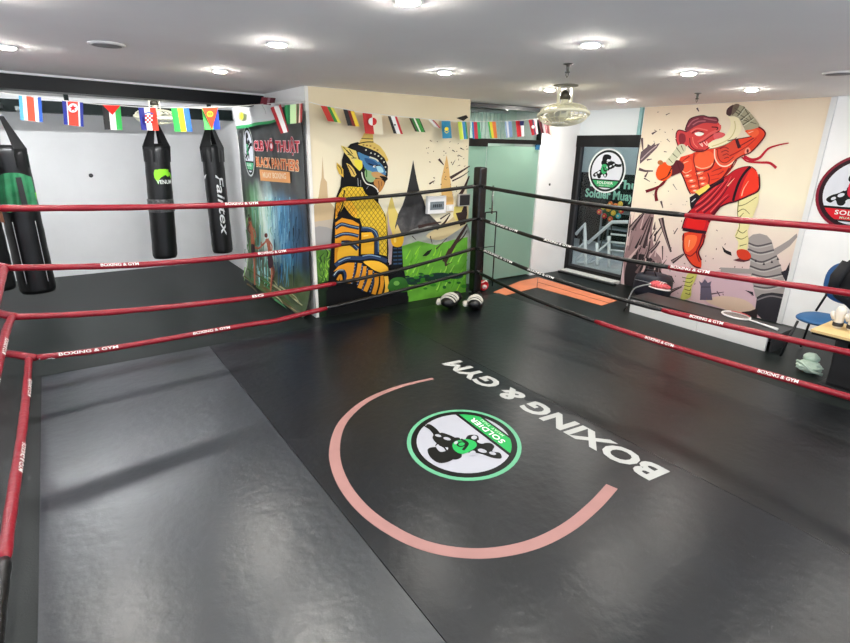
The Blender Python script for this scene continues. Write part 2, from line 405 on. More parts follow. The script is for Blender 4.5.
ropesW = [[(5.38, 1.435), (4.2, 1.42), (2.6, 1.41), (1.0, 1.42), (-.75, 1.45)], [(5.38, .955), (4.2, .93), (2.6, .92), (1.0, .95), (-.75, 1.0)],
          [(5.38, .54), (4.75, .60), (3.79, .62), (3.15, .62), (1.5, .62), (-.75, .64)], [(5.38, .15), (4.6, .15), (3.84, .18), (2.65, .27), (2.03, .30), (1.0, .33), (-.75, .35)]]
splitW = [2.4, 2.4, 2.45, 2.42]
lev = ['top', 'second', 'third', 'lowest']
def dense(P, n=12):
    return smooth_loop([tuple(p) for p in P], False, n)
def rope(pts3, cut, rA, rB, label, matA, matB, words, side):
    "pts3: dense 3D points. cut = index where the red sleeve gives way to the black one"
    t = thing('ring_rope', pts3[0], label, 'ring rope', 'ring ropes')
    def sl(pp, r, m, lab):
        b = MB(); N = len(pp)
        rr = [r*(1+.04*math.sin(i*1.7)+.03*math.sin(i*.63+1)) for i in range(N)]; rr[0] *= .8; rr[-1] *= .8
        b.tube(pp, rr, m, 14); return b.build('sleeve', t, lab)
    sA = sl(pts3[:cut+1], rA, matA, 'red rope sleeve' if matA is M_red else 'black rope sleeve'); sB = sl(pts3[cut:], rB, matB, 'black rope sleeve' if matB is M_blk else 'red rope sleeve')
    # lettering printed along the sleeve, facing the camera side of the ring
    cum = [0]
    for i in range(1, len(pts3)): cum.append(cum[-1]+(pts3[i]-pts3[i-1]).length)
    for (s0, ln, txt, flip) in words:
        b = MB()
        def fn(x, y, s0=s0, flip=flip, ln=ln):
            s = s0+(ln-x if flip else x); i = 0
            while i < len(cum)-2 and cum[i+1] < s: i += 1
            k = (s-cum[i])/max(1e-6, cum[i+1]-cum[i]); p = pts3[i].lerp(pts3[i+1], k)
            tt = (pts3[i+1]-pts3[i]).normalized(); out = side; up = Vector((0, 0, 1))
            upn = (up-tt*up.dot(tt)).normalized()
            r = (rA if i < cut else rB)*1.08+.002
            yy = -y if txt_up_down else y
            a = yy/r+.1
            return p+out*math.cos(a)*r+upn*math.sin(a)*r
        txt_up_down = False
        put_text(b, txt, fn, ln, .030, M_wtext, bold=.02)
        b.build('printed_lettering', sA if s0 < cum[cut] else sB, 'white printed lettering')
    return t
WD = 'BOXING & GYM'
# north side (runs left to right in the photo, its inner side faces -Y)
for i, P in enumerate(ropesN):
    pts = [Vector((p.x, NY, p.y)) for p in dense(P)]
    cut = min(range(len(pts)), key=lambda k: abs(pts[k].x-split[i]))
    words = {0: [(1.75, .32, WD, 0)], 1: [(.65, .3, WD, 0), (2.05, .3, WD, 0)], 2: [(2.0, .12, 'BG', 0)], 3: [(.16, .46, WD, 0), (1.28, .36, WD, 0)]}[i]
    rope(pts, cut, .027, .0215, '%s ring rope in front of the banner and guardian mural, red then black' % ['topmost', 'second', 'third', 'lowest'][i], M_red, M_blk, words, Vector((0, -1, 0)))
for i, P in enumerate(ropesE):
    pts = [Vector((EX, p.x, p.y)) for p in dense(P)][::-1]
    cut = min(range(len(pts)), key=lambda k: abs(pts[k].y-splitE[i]))
    words = {0: [], 1: [(3.0, .36, WD, 1), (4.55, .4, WD, 1), (5.4, .5, WD, 1)], 2: [(2.8, .3, WD, 1), (4.75, .42, WD, 1), (5.45, .55, WD, 1)], 3: [(2.15, .3, WD, 1), (3.2, .3, WD, 1)]}[i]
    rope(pts, cut, .026, .0225, '%s rope on the right hand side of the ring, black then red' % ['topmost', 'second', 'third', 'lowest'][i], M_red, M_blk, words, Vector((-1, 0, 0)))
for i, P in enumerate(ropesW):
    pts = [Vector((WXS[i], p.x, p.y)) for p in dense(P)]
    cut = min(range(len(pts)), key=lambda k: abs(pts[k].y-splitW[i]))
    words = {0: [], 1: [], 2: [(.9, .35, WD, 0), (1.7, .4, WD, 0)], 3: [(.55, .35, WD, 0), (1.75, .4, WD, 0)]}[i]
    rope(pts, cut, .027, .028, '%s rope on the left hand side of the ring by the camera' % ['topmost', 'second', 'third', 'lowest'][i], M_red, M_blk, words, Vector((1, 0, 0)))
# corner posts
def post(x, y, mcol, label, vis=True):
    t = thing('ring_post', (x, y, 0), label, 'ring post')
    b = MB(); b.lathe([(.09, 0), (.09, .012), (.045, .016), (.045, 1.66)], mat((30, 30, 32), .4, .6), Matrix.Translation((x, y, 0)), 20); b.build('pole', t)
    b = MB(); b.box((x, y, .88), (.135, .135, 1.69), mcol, bev=.03); b.build('post_pad', t)
    pad_ = t.children[-1]
    for z in (.34, .66, 1.06, 1.49):
      b = MB(); b.tube([(x+.074*math.cos(a), y+.074*math.sin(a), z) for a in [k*PI/8 for k in range(16)]], .008, mat((30, 30, 32), .3), 6, closed=True); b.build('strap', pad_)
M_pad = mat((10, 10, 12), .28, noise=.15, bump=.8, bscale=14)
post(4.66, 5.46, M_pad, 'black padded ring corner post in front of the glass door')
post(-.80, 5.72, mat((180, 20, 36), .35), 'red padded ring corner post by the hanging bags')
post(4.74, -.9, mat((18, 18, 22), .35), 'black padded ring corner post beyond the right edge of the photo')
post(-.58, -.95, mat((180, 20, 38), .35), 'red padded ring corner post behind the camera')
b_ = None
for i, (z, xx) in enumerate(((1.435, -.43), (.955, -.45), (.54, -.478), (.15, -.415))):
    tb = thing('turnbuckle', (xx, NY, z), '%s red padded turnbuckle tying the ropes to the red corner post' % ['topmost', 'second', 'third', 'lowest'][i], 'turnbuckle', 'turnbuckles of the red corner')
    b = MB(); b.tube([(xx+.03, NY, z), (xx-.04, NY+.05, z+.01), (-.70, 5.63, z+.05)], [.03, .034, .03], M_red, 12); b.build('sleeve', tb)
    if i == 3:
        b = MB(); m = mat((200, 205, 205), .25, .9)
        b.tube([(xx+.02, NY-.0, z+.0), (xx+.16, NY-.02, z-.03)], .010, m, 8)
        b.tube([(xx+.05, NY-.03, z-.01), (xx+.10, NY+.03, z-.01)], .006, m, 8); b.build('hook', tb, 'steel hook')
for i, z in enumerate((1.485, 1.055, .655, .335)):
    b = MB(); m = M_blk
    b.tube([(4.50, NY, z), (4.57, NY+.02, z)], .02, m, 10); b.tube([(EX, 5.33, z-.01), (EX+.01, 5.40, z)], .02, m, 10)
    b.build('turnbuckle', label='%s black turnbuckle at the black corner post' % ['topmost', 'second', 'third', 'lowest'][i], cat='turnbuckle', group='turnbuckles of the black corner')
# ---------------------------------------------------------------- wall painting of the temple guardian
YW = 5.58
def on_y(Y):
    def fn(px, py, h):
        p = at(px, py, 'y', Y); return Vector((p.x, Y-h, p.z))
    return fn
def on_x(X):
    def fn(px, py, h):
        p = at(px, py, 'x', X); return Vector((X-h, p.y, p.z))
    return fn
def plane_mat(nm, c1, c2, c3, zlo, zhi, scale=2.):
    "cream paint with cloudy patches, another tone low down"
    m = bpy.data.materials.new(nm); m.use_nodes = True; nt = m.node_tree; b = nt.nodes['Principled BSDF']
    b.inputs['Roughness'].default_value = .6
    g = nt.nodes.new('ShaderNodeNewGeometry'); sp = nt.nodes.new('ShaderNodeSeparateXYZ'); nt.links.new(g.outputs['Position'], sp.inputs[0])
    n = nt.nodes.new('ShaderNodeTexNoise'); n.inputs['Scale'].default_value = scale; n.inputs['Detail'].default_value = 5; nt.links.new(g.outputs['Position'], n.inputs['Vector'])
    ad = nt.nodes.new('ShaderNodeMath'); ad.operation = 'MULTIPLY_ADD'; ad.inputs[1].default_value = .9
    nt.links.new(n.outputs['Fac'], ad.inputs[0]); nt.links.new(sp.outputs['Z'], ad.inputs[2])
    mr = nt.nodes.new('ShaderNodeMapRange'); mr.inputs[1].default_value = zlo+.45; mr.inputs[2].default_value = zhi+.45; nt.links.new(ad.outputs[0], mr.inputs[0])
    cr = nt.nodes.new('ShaderNodeValToRGB'); e = cr.color_ramp.elements
    e[0].color = lin(c1)+(1,); e[1].color = lin(c3)+(1,); k = e.new(.5); k.color = lin(c2)+(1,)
    nt.links.new(mr.outputs[0], cr.inputs[0]); nt.links.new(cr.outputs[0], b.inputs['Base Color']); return m
mu = thing('wall_mural', (3.5, YW, 0), 'cream wall mural of a golden armoured temple guardian before dark temple spires and green grass', 'mural')
pt = Paint(on_y(YW-.001), .00003)
bgm = plane_mat('cream_plaster', (232, 222, 194), (240, 232, 204), (230, 214, 178), 0, 2.6, 1.6)
X_ = [2.335, 4.72]
pt.mb.add([(2.34, YW-.001, .004), (4.54, YW-.001, .004), (4.54, YW-.001, CEIL-.002), (2.34, YW-.001, CEIL-.002)], [[0, 1, 2, 3]], bgm); pt.up(3)
# left distance: tan temple, mist, plants
tan = (205, 180, 140)
pt.poly([(322.5, 156), (324, 178), (327, 182), (328, 200), (334, 207), (337, 222), (314, 224), (314, 206), (318.5, 197), (320.5, 182), (321.5, 178)], tan)
pt.poly([(313.2, 222), (340, 218), (340, 262), (314, 262)], (188, 176, 160)); pt.poly([(313.5, 228), (340, 234), (340, 262), (314, 262)], (160, 158, 156), True)
rnd = random.Random(3)
pt.poly([(314.5, 250), (340, 250), (340, 321), (318, 321)], (84, 128, 50))
for k in range(70):
    x = rnd.uniform(316, 335); y = rnd.uniform(250, 300); c = rnd.choice([(120, 176, 60), (150, 200, 70), (60, 100, 40), (96, 150, 48), (40, 70, 34)])
    pt.stroke([(x, y+6), (x+rnd.uniform(-2, 2), y+1), (x+rnd.uniform(-4, 4), y-3)], 1.6, c, .4)
pt.poly([(317, 286), (340, 284), (340, 320), (318, 320)], (28, 44, 26), True)
# small yellow stupa, black temple, orange stupa
pt.poly([(391.5, 197), (395, 208), (398.5, 216), (400, 232), (396, 245), (385, 245), (385, 222), (388, 208)], (222, 200, 110), True)
grad = plane_mat('smoke_grey', (120, 118, 116), (60, 60, 62), (24, 24, 26), .75, 1.35, 7)
pt.poly([(413.1, 160), (415, 171), (417, 181), (419.5, 191), (423.6, 200), (427, 212), (440, 225), (455, 232), (468, 236), (467, 254), (440, 246), (420, 246), (402, 250), (396, 243), (395, 226), (398, 214), (402.5, 205), (406.8, 192), (408.7, 183), (410.6, 173)], (40, 40, 42), m=grad)
pt.poly([(402, 236), (425, 226), (450, 230), (468, 226), (467.5, 256), (440, 250), (420, 256), (403, 252)], (140, 142, 140), True, m=plane_mat('mist_grey', (170, 176, 160), (150, 152, 150), (92, 92, 94), .7, 1.2, 5))
pt.poly([(446.6, 155), (448.5, 166), (450.2, 180), (451.3, 188), (453.5, 200), (453, 212), (444, 212), (442, 200), (440.8, 188), (441.4, 178), (444, 167)], (222, 180, 112))
pt.poly([(426, 236), (440, 226), (452, 218), (463, 205), (468, 204), (467, 222), (455, 232), (440, 240)], (214, 196, 150), True)
pt.poly([(454, 207), (460, 205), (467, 204), (464, 219), (456, 221), (453, 215)], (232, 214, 120))
# grass
pt.poly([(402, 246), (418, 241), (436, 245), (452, 240), (467.5, 237), (465.6, 293), (440, 300), (410, 306), (395, 309), (398, 268)], (112, 190, 44), m=mat((96, 166, 46), .6, noise=.22, scale=5))
for k in range(60):
    x = rnd.uniform(404, 464); y = rnd.uniform(246, 288)
    pt.stroke([(x, y+5), (x+2, y+1), (x+rnd.uniform(2, 6), y-4)], 1.3, rnd.choice([(150, 214, 60), (84, 156, 36), (170, 224, 96), (128, 200, 50)]), .3)
for (x, y, a, q) in ((412, 281, 9, 4), (426, 278, 10, 3.5), (440, 276, 12, 3.5), (455, 276, 8, 3)):
    pt.ell(x, y, a, q, (32, 62, 54), 14)
for k in range(26):
    x = rnd.uniform(400, 465); y = 279+rnd.uniform(-5, 12)-(x-400)*.06
    pt.ell(x, y, rnd.uniform(1.5, 3.5), rnd.uniform(1, 2), rnd.choice([(28, 60, 40), (56, 130, 40), (30, 90, 40)]), 8)
# flying debris
br = (66, 48, 44)
for P, wd in (([(450, 178), (460, 172), (469.5, 166)], 3.2), ([(452, 181), (462, 176), (469, 171)], 1.6), ([(459, 196), (464, 188), (469, 176)], 4), ([(436, 229), (444, 223), (450, 214)], 3), ([(418, 227), (430, 224), (441, 222)], 3.4),
              ([(440, 219), (446, 215), (450, 213)], 1.5), ([(444, 262), (452, 248), (462, 232), (467, 224)], 5), ([(452, 246), (462, 238), (467, 230)], 2), ([(446, 266), (445, 258), (449, 248)], 2.5), ([(436, 249), (442, 243), (447, 238)], 1.2),
              ([(438.5, 159), (441, 162), (443.5, 165)], 2.6), ([(429, 184), (432, 182), (434.5, 180.5)], 1.8), ([(452, 165), (455, 160)], .9), ([(458, 155), (462, 157)], 1), ([(452, 150), (455, 152)], 1.2), ([(460, 148), (464, 150)], 1.3),
              ([(412, 236), (416, 240)], 1.2), ([(430, 236), (432, 244)], 1.2), ([(446, 265), (452, 262)], 1.2), ([(461, 213), (467, 211)], 2)):
    pt.stroke(P, wd, br, wd*.3)
pt.poly([(422, 256), (427, 251), (432, 249), (429, 254), (426, 256)], (20, 24, 22)); pt.poly([(455.5, 213), (461, 212), (466, 200), (467, 214), (465, 224), (460, 226)], (60, 46, 44))
pt.poly([(456, 118), (466, 115), (468, 117.5), (463, 121)], (40, 36, 34))
for k in range(40):
    x = rnd.uniform(425, 467); y = rnd.uniform(140, 195); pt.ell(x, y, rnd.uniform(.4, 1.1), rnd.uniform(.3, .6), (120, 96, 74), 6, rot=rnd.uniform(0, 3)); pt.h -= pt.step
bgo = pt.mb.build('painted_landscape', mu, 'painted landscape')
# guardian figure
f = Paint(on_y(YW-.001), .00003); f.h = .011
K = (5, 5, 8); Yl = (226, 190, 54); Or = (222, 148, 36); Nv = (34, 52, 84); Gd = (222, 192, 104)
f.poly([(357, 142), (350, 144), (344, 151), (341.5, 160), (341, 176), (340, 186), (336, 196), (334, 210), (332, 228), (330.5, 250), (328.5, 275), (326, 318), (350, 315), (372, 311), (396, 306), (408, 303), (406, 290), (396, 268), (388, 262), (388, 240), (385, 215), (378, 202), (378, 193), (384, 185), (387, 176), (387.5, 166), (382, 156), (372, 148)], K)
f.poly([(387, 205), (389, 225), (394, 240), (393, 262), (389, 265), (387.5, 240)], (176, 156, 160))
# gold helmet
f.poly([(358, 144), (361, 138.5), (363.8, 133), (372.5, 133.5), (373, 142), (379.5, 146), (384.4, 152.5), (388, 160), (386.5, 162), (380, 154), (370, 149), (357, 146)], Gd)
f.stroke([(358, 143.5), (366, 142), (373, 142)], 1, K); f.stroke([(361, 138.5), (372.5, 139)], .8, K)
for x, y in ((363, 145), (366.5, 145.4), (370, 146), (374, 148), (377, 150)): f.ell(x, y, 1.1, .8, (150, 110, 50), 8); f.h -= f.step
f.up(); f.poly([(350.5, 147), (355, 143.8), (362, 146), (369, 148.5), (377, 152), (384, 158), (387.5, 166), (387.2, 176), (384.5, 174), (382, 165), (375, 158.5), (364, 154.5), (354, 151)], (18, 18, 26))
for x, y in ((365.5, 150), (370.5, 153), (374.5, 154), (378, 156), (381, 158.5), (383.5, 162), (385, 167), (385, 172)): f.ell(x, y, .9, .8, (210, 210, 190), 8); f.h -= f.step
f.up()
# face
f.poly([(357.5, 152), (364.6, 155), (373, 158), (379, 162), (383, 167), (385.5, 174), (381.6, 175), (372, 172), (366, 171), (363, 165), (358.5, 157)], (74, 128, 172), True)
f.poly([(364, 158), (372, 160), (378, 165), (374, 167), (367, 164)], (40, 84, 130), True)
f.poly([(376, 166), (381, 167), (383, 172), (378, 172)], (170, 214, 226), True)
f.stroke([(369, 157), (375, 159), (378, 161.5)], 1.4, (214, 214, 190)); f.stroke([(368, 163.5), (374, 165.5), (380, 165)], 1, K)
f.ell(374, 166.5, 1.6, 1, (240, 240, 230), 10); f.ell(374.6, 166.6, .7, .7, K, 8)
f.poly([(365, 170), (372, 172), (375, 178), (372, 182), (367, 181), (364.5, 176)], (146, 178, 130), True)
f.poly([(371, 172.5), (378, 172), (386.5, 177), (386.6, 180), (380, 178.5), (373, 177)], (196, 150, 96), True)
f.poly([(379, 176), (386.8, 177.2), (385, 181)], K, True)
f.poly([(374, 179.5), (380, 178.8), (384, 182.5), (382.5, 188), (378.5, 192.5), (376, 187), (373.5, 184)], (188, 132, 70), True)
f.stroke([(378, 181), (378.6, 186), (378, 190)], .7, (90, 60, 40)); f.stroke([(381, 181.5), (381, 186)], .6, (90, 60, 40))
f.stroke([(361.2, 172), (362.5, 178), (366, 183.5), (372, 185.5), (376.5, 189), (377.6, 192)], 1.1, (226, 226, 216))
f.stroke([(364, 168), (366, 171), (366, 177)], 1.2, (60, 120, 50))
f.stroke([(357.3, 178), (357.8, 186)], .7, (150, 150, 150)); f.stroke([(360, 180), (360.4, 186.5)], .6, (150, 150, 150)); f.stroke([(366, 189), (368, 186)], .7, (120, 120, 130))
# gold ear ornaments
Ea = (226, 204, 112)
f.poly([(340.3, 145.3), (347, 147.5), (355.6, 151), (358, 159), (361.8, 161), (362, 167), (359, 171), (353, 165), (349, 158.5), (343.5, 152)], Ea)
f.poly([(354, 160), (361, 161), (361.8, 167), (359, 170.5), (355, 166)], (236, 220, 70), True)
for a, q in (((346, 150), (354, 158)), ((349, 149.5), (352, 154)), ((347, 154), (351, 155.5)), ((351, 158), (356, 158)), ((343, 147), (349, 154))): f.stroke([a, q], .8, (50, 40, 20), smooth=False)
f.poly([(345.8, 163), (350, 165), (353.4, 169), (356, 174.5), (354, 177), (351, 176), (348.5, 169.5)], (220, 186, 96)); f.stroke([(347.5, 165), (351.5, 170), (354, 175)], .8, K)
f.poly([(336.1, 162.3), (340, 165.5), (342.8, 169.5), (343, 177.5), (338.5, 173.6), (336.3, 168)], (214, 176, 70)); f.stroke([(337.3, 165), (340.5, 169), (341.5, 174)], .8, K)
# scale armour
arm = [(342, 188), (347.6, 186.3), (361.8, 187.3), (365, 194), (372, 198), (379, 205), (383.5, 213), (385.6, 223), (386.4, 238), (386.4, 256), (378.5, 254), (377.5, 236), (372, 229), (362, 227), (359.5, 219), (353, 218), (347, 211.5), (343.5, 206), (338, 215), (335, 219), (335.4, 204), (338.6, 195)]
f.poly(arm, Yl)
f.poly([(335.5, 218), (335.6, 206), (339, 197), (341, 202), (339, 211)], Or, True); f.poly([(343, 204), (346, 199), (352, 203), (357, 213), (352, 217)], (238, 180, 50), True)
def inside(p, P):
    c = False; j = len(P)-1
    for i in range(len(P)):
        if (P[i][1] > p[1]) != (P[j][1] > p[1]) and p[0] < (P[j][0]-P[i][0])*(p[1]-P[i][1])/(P[j][1]-P[i][1])+P[i][0]: c = not c
        j = i
    return c
def hatch(P, col, stepx, w, slope):
    xs = [p[0] for p in P]; ys = [p[1] for p in P]; L = (max(ys)-min(ys))
    k = min(xs)-L*abs(slope)
    while k < max(xs)+L*abs(slope):
        run = []; y = min(ys)
        while y < max(ys):
            x = k+(y-min(ys))*slope
            if inside((x, y), P): run.append((x, y))
            else:
                if len(run) > 2: f.stroke([run[0], run[-1]], w, col, smooth=False); f.h -= f.step
                run = []
            y += .7
        if len(run) > 2: f.stroke([run[0], run[-1]], w, col, smooth=False); f.h -= f.step
        k += stepx
hatch(arm, (110, 84, 20), 4.4, .45, .75); f.up(); hatch(arm, (110, 84, 20), 4.4, .45, -.75); f.up()
f.stroke([(343.5, 206), (347, 211.5), (353, 217.5), (359.5, 219)], 1.2, K); f.stroke([(344, 190), (342, 205), (337, 216)], 1.3, K)
# arms
f.poly([(335, 222.5), (341.5, 217.8), (352, 220), (358.7, 224), (358, 258), (345, 257), (334, 264)], Or)
f.poly([(340, 245), (356, 246), (356, 257), (345, 256), (337, 260)], (244, 184, 50), True)
for P, wd in (([(335, 228), (341, 224.2), (349, 226), (358.5, 228)], 2.8), ([(334.5, 237), (342, 234), (350, 234), (358, 236)], 2.6), ([(341, 243), (350, 243), (357.5, 249)], 4)):
    f.stroke(P, wd+1, K); f.stroke(P, wd, Nv); f.stroke([(p[0], p[1]-.4) for p in P], .6, (130, 160, 190))
f.poly([(361, 232.5), (371, 232), (373.5, 236), (373.5, 254), (360.5, 254)], (240, 178, 44)); f.stroke([(363, 236), (368, 235)], 1, (250, 220, 120))
f.stroke([(360.5, 228.5), (368, 229), (373.5, 231), (376, 236), (376.6, 254)], 4.4, Nv); f.stroke([(362, 227.6), (369, 228), (375, 232), (377.5, 240), (377.8, 252)], .7, (120, 150, 180))
f.stroke([(335, 266), (341, 261), (349, 258.5), (360, 258.5), (370, 256.5), (378, 258), (386.5, 262)], 5.6, K); f.stroke([(335, 265.5), (341, 260.5), (349, 258), (360, 258), (370, 256.2), (378, 257.5), (386.5, 261)], 4, (42, 60, 92))
f.stroke([(362, 256), (370, 254.8), (380, 257)], .8, (150, 180, 205)); f.stroke([(338, 262), (345, 258.5), (350, 257.6)], .8, (150, 180, 205))
f.poly([(333, 271.5), (338, 266), (347, 262.5), (355, 262.5), (355, 270), (352, 283), (346, 283), (345, 272), (339, 269)], Or, False)
f.stroke([(333, 276), (337, 271), (343, 270.5), (345, 276), (343, 283)], 2.6, Nv); f.stroke([(333.5, 275), (337.5, 270.2), (343, 269.7)], .7, (190, 200, 190)); f.stroke([(337, 280), (340, 275), (341, 282)], 2.4, Or)
f.poly([(363, 261.5), (372, 260.5), (380, 262), (387, 267), (386.8, 273), (376, 271), (368, 266)], (242, 186, 56), True)
for P, wd, c in (([(359.5, 263), (358, 272), (355, 281)], 4.4, Or), ([(364, 266), (363, 276), (359, 288)], 4.2, Or), ([(370, 270), (369, 280), (364.5, 291)], 4.2, Or), ([(376, 273), (376, 283), (373, 294)], 4.2, Or), ([(381, 274), (381.6, 284), (379, 294)], 3.6, Or), ([(385.5, 276), (386.6, 286), (385.5, 294)], 4, (244, 190, 70)),
                 ([(355, 262), (354, 272), (351, 284)], 1.8, Nv), ([(362, 264), (360.5, 274), (356.5, 285)], 1.7, Nv), ([(367, 268), (366, 278), (361.5, 291)], 1.7, Nv), ([(373, 271), (372.5, 282), (369, 293)], 1.7, Nv), ([(379, 273), (378.8, 284), (376, 294)], 1.5, K)):
    f.stroke(P, wd, c)
for P in ([(355, 263), (351, 283)], [(361.6, 266), (357, 284)], [(367, 269), (361.8, 289)], [(373, 272), (369.5, 291)]):
    for k in range(7):
        t = k/6; f.ell(P[0][0]*(1-t)+P[1][0]*t, P[0][1]*(1-t)+P[1][1]*t, .4, .4, (190, 200, 210), 6); f.h -= f.step
f.up()
# club
f.poly([(392, 246), (401.5, 246), (402.5, 266), (406, 282), (408, 303), (392, 306), (390, 275)], (16, 18, 22))
for k in range(5):
    f.stroke([(392.8, 248.5+k*3.8), (401.6, 248+k*3.8)], 1.5, (44, 70, 100), smooth=False); f.h -= f.step
f.up(); f.stroke([(397, 247), (397.4, 267)], .8, (16, 18, 22))
f.poly([(390.5, 241), (391, 235), (397, 233), (402.5, 235), (403, 241), (401, 245.6), (397, 247), (392.5, 245.5)], (232, 176, 40), True); f.poly([(392, 236), (396.8, 224), (401.5, 235), (397, 237)], (220, 196, 130)); f.ell(394.5, 240, 1.4, 2.6, (246, 214, 110), 10)
f.poly([(387.5, 289), (390, 280), (397, 277), (405, 279), (408, 290), (398, 292)], (54, 112, 44), True); f.ell(396, 283, 3, 2.4, (120, 180, 80), 10)
f.poly([(326, 290), (345, 286), (370, 297), (396, 296), (408, 296), (408, 303), (372, 311), (326, 319)], (12, 12, 14))
f.mb.build('painted_guardian', mu, 'painted golden guardian')
# white edge strip of that wall
b = MB(); b.box((2.325, YW-.006, (CEIL)/2), (.035, .012, CEIL-.01), mat((236, 234, 228), .6)); struct('trim_4', b)
# switch boxes on the mural
def wallplate(x0, y0, x1, y1, depth, name, label, cat, inner):
    a = at(x0, y0, 'y', YW-.02); c = at(x1, y1, 'y', YW-.02); cx, cz_ = (a.x+c.x)/2, (a.z+c.z)/2; W, H = abs(c.x-a.x), abs(a.z-c.z)
    t = thing(name, (cx, YW-.035, cz_-H/2), label, cat); y = YW-.035
    b = MB(); b.box((cx, y-depth/2, cz_), (W, depth, H), inner[0], bev=.006); cv_ = b.build('cover', t)
    b = MB(); b.box((cx, y-depth-.002, cz_+inner[4]), (W*inner[2], .006, H*inner[3]), inner[1], bev=.001)
    if name == 'fuse_box':
        for k in range(5): b.box((cx-W*.2+k*W*.1, y-depth-.008, cz_+inner[4]), (.012, .008, .04), mat((40, 44, 50), .4))
    b.build('window' if name == 'fuse_box' else 'switch', cv_)
wallplate(425, 196, 443, 212.5, .05, 'fuse_box', 'white fuse box with a grey window on the temple guardian mural', 'fuse box', [mat((236, 236, 236), .4), mat((112, 122, 128), .3), .74, .46, -.01])
wallplate(445.3, 204.7, 452.6, 211, .012, 'light_switch', 'small white wall switch beside the fuse box', 'switch', [mat((230, 228, 222), .4), mat((244, 244, 240), .4), .4, .5, 0])
wallplate(456.5, 194, 467.5, 205.5, .04, 'wall_control_box', 'small black control box with pale rim near the mural edge by the ring post', 'control box', [mat((190, 186, 180), .4), mat((24, 24, 26), .3), .84, .84, 0])
# ---------------------------------------------------------------- wall painting of the red fighter
XW = 6.98
m2 = thing('wall_mural', (XW, 3.6, 0), 'cream and pink wall mural of a red horned-tusk kickboxer raising a knee among flying rubble', 'mural')
pt = Paint(on_x(XW-.001), .00003)
bg2 = plane_mat('cream_pink_plaster', (216, 184, 188), (240, 232, 206), (226, 204, 180), .3, 2.75, 1.8)
pt.mb.add([(XW-.001, 4.715, .004), (XW-.001, 2.50, .004), (XW-.001, 2.50, CEIL-.002), (XW-.001, 4.715, CEIL-.002)], [[0, 1, 2, 3]], bg2); pt.up(3)
pt.poly([(700, 284), (720, 270), (752, 276), (757, 292), (758, 318), (730, 312), (708, 306)], (206, 174, 184), True)
pt.poly([(706, 300), (722, 296), (745, 300), (756, 310), (752, 318), (716, 306)], (214, 186, 166), True)
# rubble cloud lower left
DB = (58, 44, 48); GB = (118, 96, 98)
pt.poly([(631, 232), (636, 222), (648, 212), (654, 214), (652, 232), (655, 250), (662, 262), (656, 290), (640, 288), (626, 284), (624, 258)], (150, 122, 124), True)
pt.poly([(627, 262), (640, 254), (655, 262), (668, 290), (650, 296), (626, 292)], (44, 38, 42), True)
for k in range(46):
    x = rnd.uniform(627, 658); y = rnd.uniform(222, 290); L = rnd.uniform(8, 22); a = rnd.uniform(.7, 1.5)
    pt.stroke([(x, y), (x+L*math.cos(a)*.8, y-L*math.sin(a))], rnd.uniform(1, 3.2), rnd.choice([DB, GB, (36, 30, 34), (206, 178, 176), (90, 72, 76)]), .4, smooth=False)
for P, wd in (([(631, 229), (637, 221), (644, 213)], 6), ([(642, 246), (647, 232), (652, 217)], 7), ([(645, 258), (648, 250), (650, 241)], 4), ([(650, 252), (656, 246), (660, 241)], 4), ([(661, 218), (664, 230), (671, 252)], 5.5), ([(672, 262), (678, 258), (684, 254)], 4.5),
              ([(662.5, 246), (662.7, 260)], 1.6), ([(667, 294), (674, 290), (682, 286.5)], 4), ([(659, 274), (660, 262)], 2.5), ([(674, 234), (678, 228)], 1.2)):
    pt.stroke(P, wd, DB, wd*.35); pt.stroke([(p[0]-.5, p[1]) for p in P], wd*.35, (150, 128, 128), .3)
pt.poly([(668, 275), (672, 276), (675, 283), (672, 281)], (28, 24, 28)); pt.poly([(668, 275), (671, 279), (674, 284), (669, 280)], (28, 24, 28))
pt.poly([(640, 158), (641, 152), (647, 147), (648, 144), (651, 146), (655, 142.5), (655, 145), (660, 143), (657, 148), (648, 157), (640, 164)], (96, 78, 84)); pt.stroke([(641, 160), (649, 152), (657, 145.5)], 1.1, (176, 156, 156))
for P, wd in (([(639, 169), (645, 171), (653, 171)], 3), ([(645, 177), (648, 172)], 2), ([(644, 178), (650, 181.5)], 1.4), ([(661, 201), (663, 208)], 2.2), ([(642, 138), (643, 150)], 2.4), ([(652, 134), (657, 131)], 2), ([(667, 139), (670, 142)], 1), ([(697, 108), (699, 111.5)], 2), ([(666, 115), (670, 113)], 1), ([(647, 160), (652, 159)], 1.6), ([(673, 184), (677, 190)], .8), ([(664, 151.5), (667, 152)], 1.2)):
    pt.stroke(P, wd, (92, 74, 78), wd*.4, smooth=False)
# bats / shards, tower
pt.poly([(722, 246), (726, 250), (731, 252), (732, 256), (727, 254), (724, 252)], (34, 28, 32))
pt.poly([(733, 260), (740, 258), (750, 257.5), (752, 260), (744, 262), (738, 261.5)], (90, 40, 48))
pt.poly([(699, 281), (702, 283), (705, 279), (708, 283), (711.6, 281), (710.5, 285), (712.5, 300), (700, 300), (700.8, 286)], (96, 88, 106)); pt.stroke([(701, 287), (711, 287)], .8, (60, 54, 70), smooth=False)
pt.stroke([(711, 294), (718, 293), (724, 292)], 1.6, (100, 80, 90), .5); pt.stroke([(717, 291), (720, 296)], 1, (100, 80, 90))
for k in range(60):
    x = rnd.uniform(660, 778); y = rnd.uniform(212, 300); pt.ell(x, y, rnd.uniform(.4, 1.4), rnd.uniform(.3, .6), (120, 90, 90), 6, rot=rnd.uniform(0, 3)); pt.h -= pt.step
for k in range(40):
    x = rnd.uniform(650, 700); y = rnd.uniform(110, 205); pt.ell(x, y, rnd.uniform(.4, 1.3), rnd.uniform(.3, .5), (130, 110, 100), 6, rot=rnd.uniform(0, 3)); pt.h -= pt.step
pt.up()
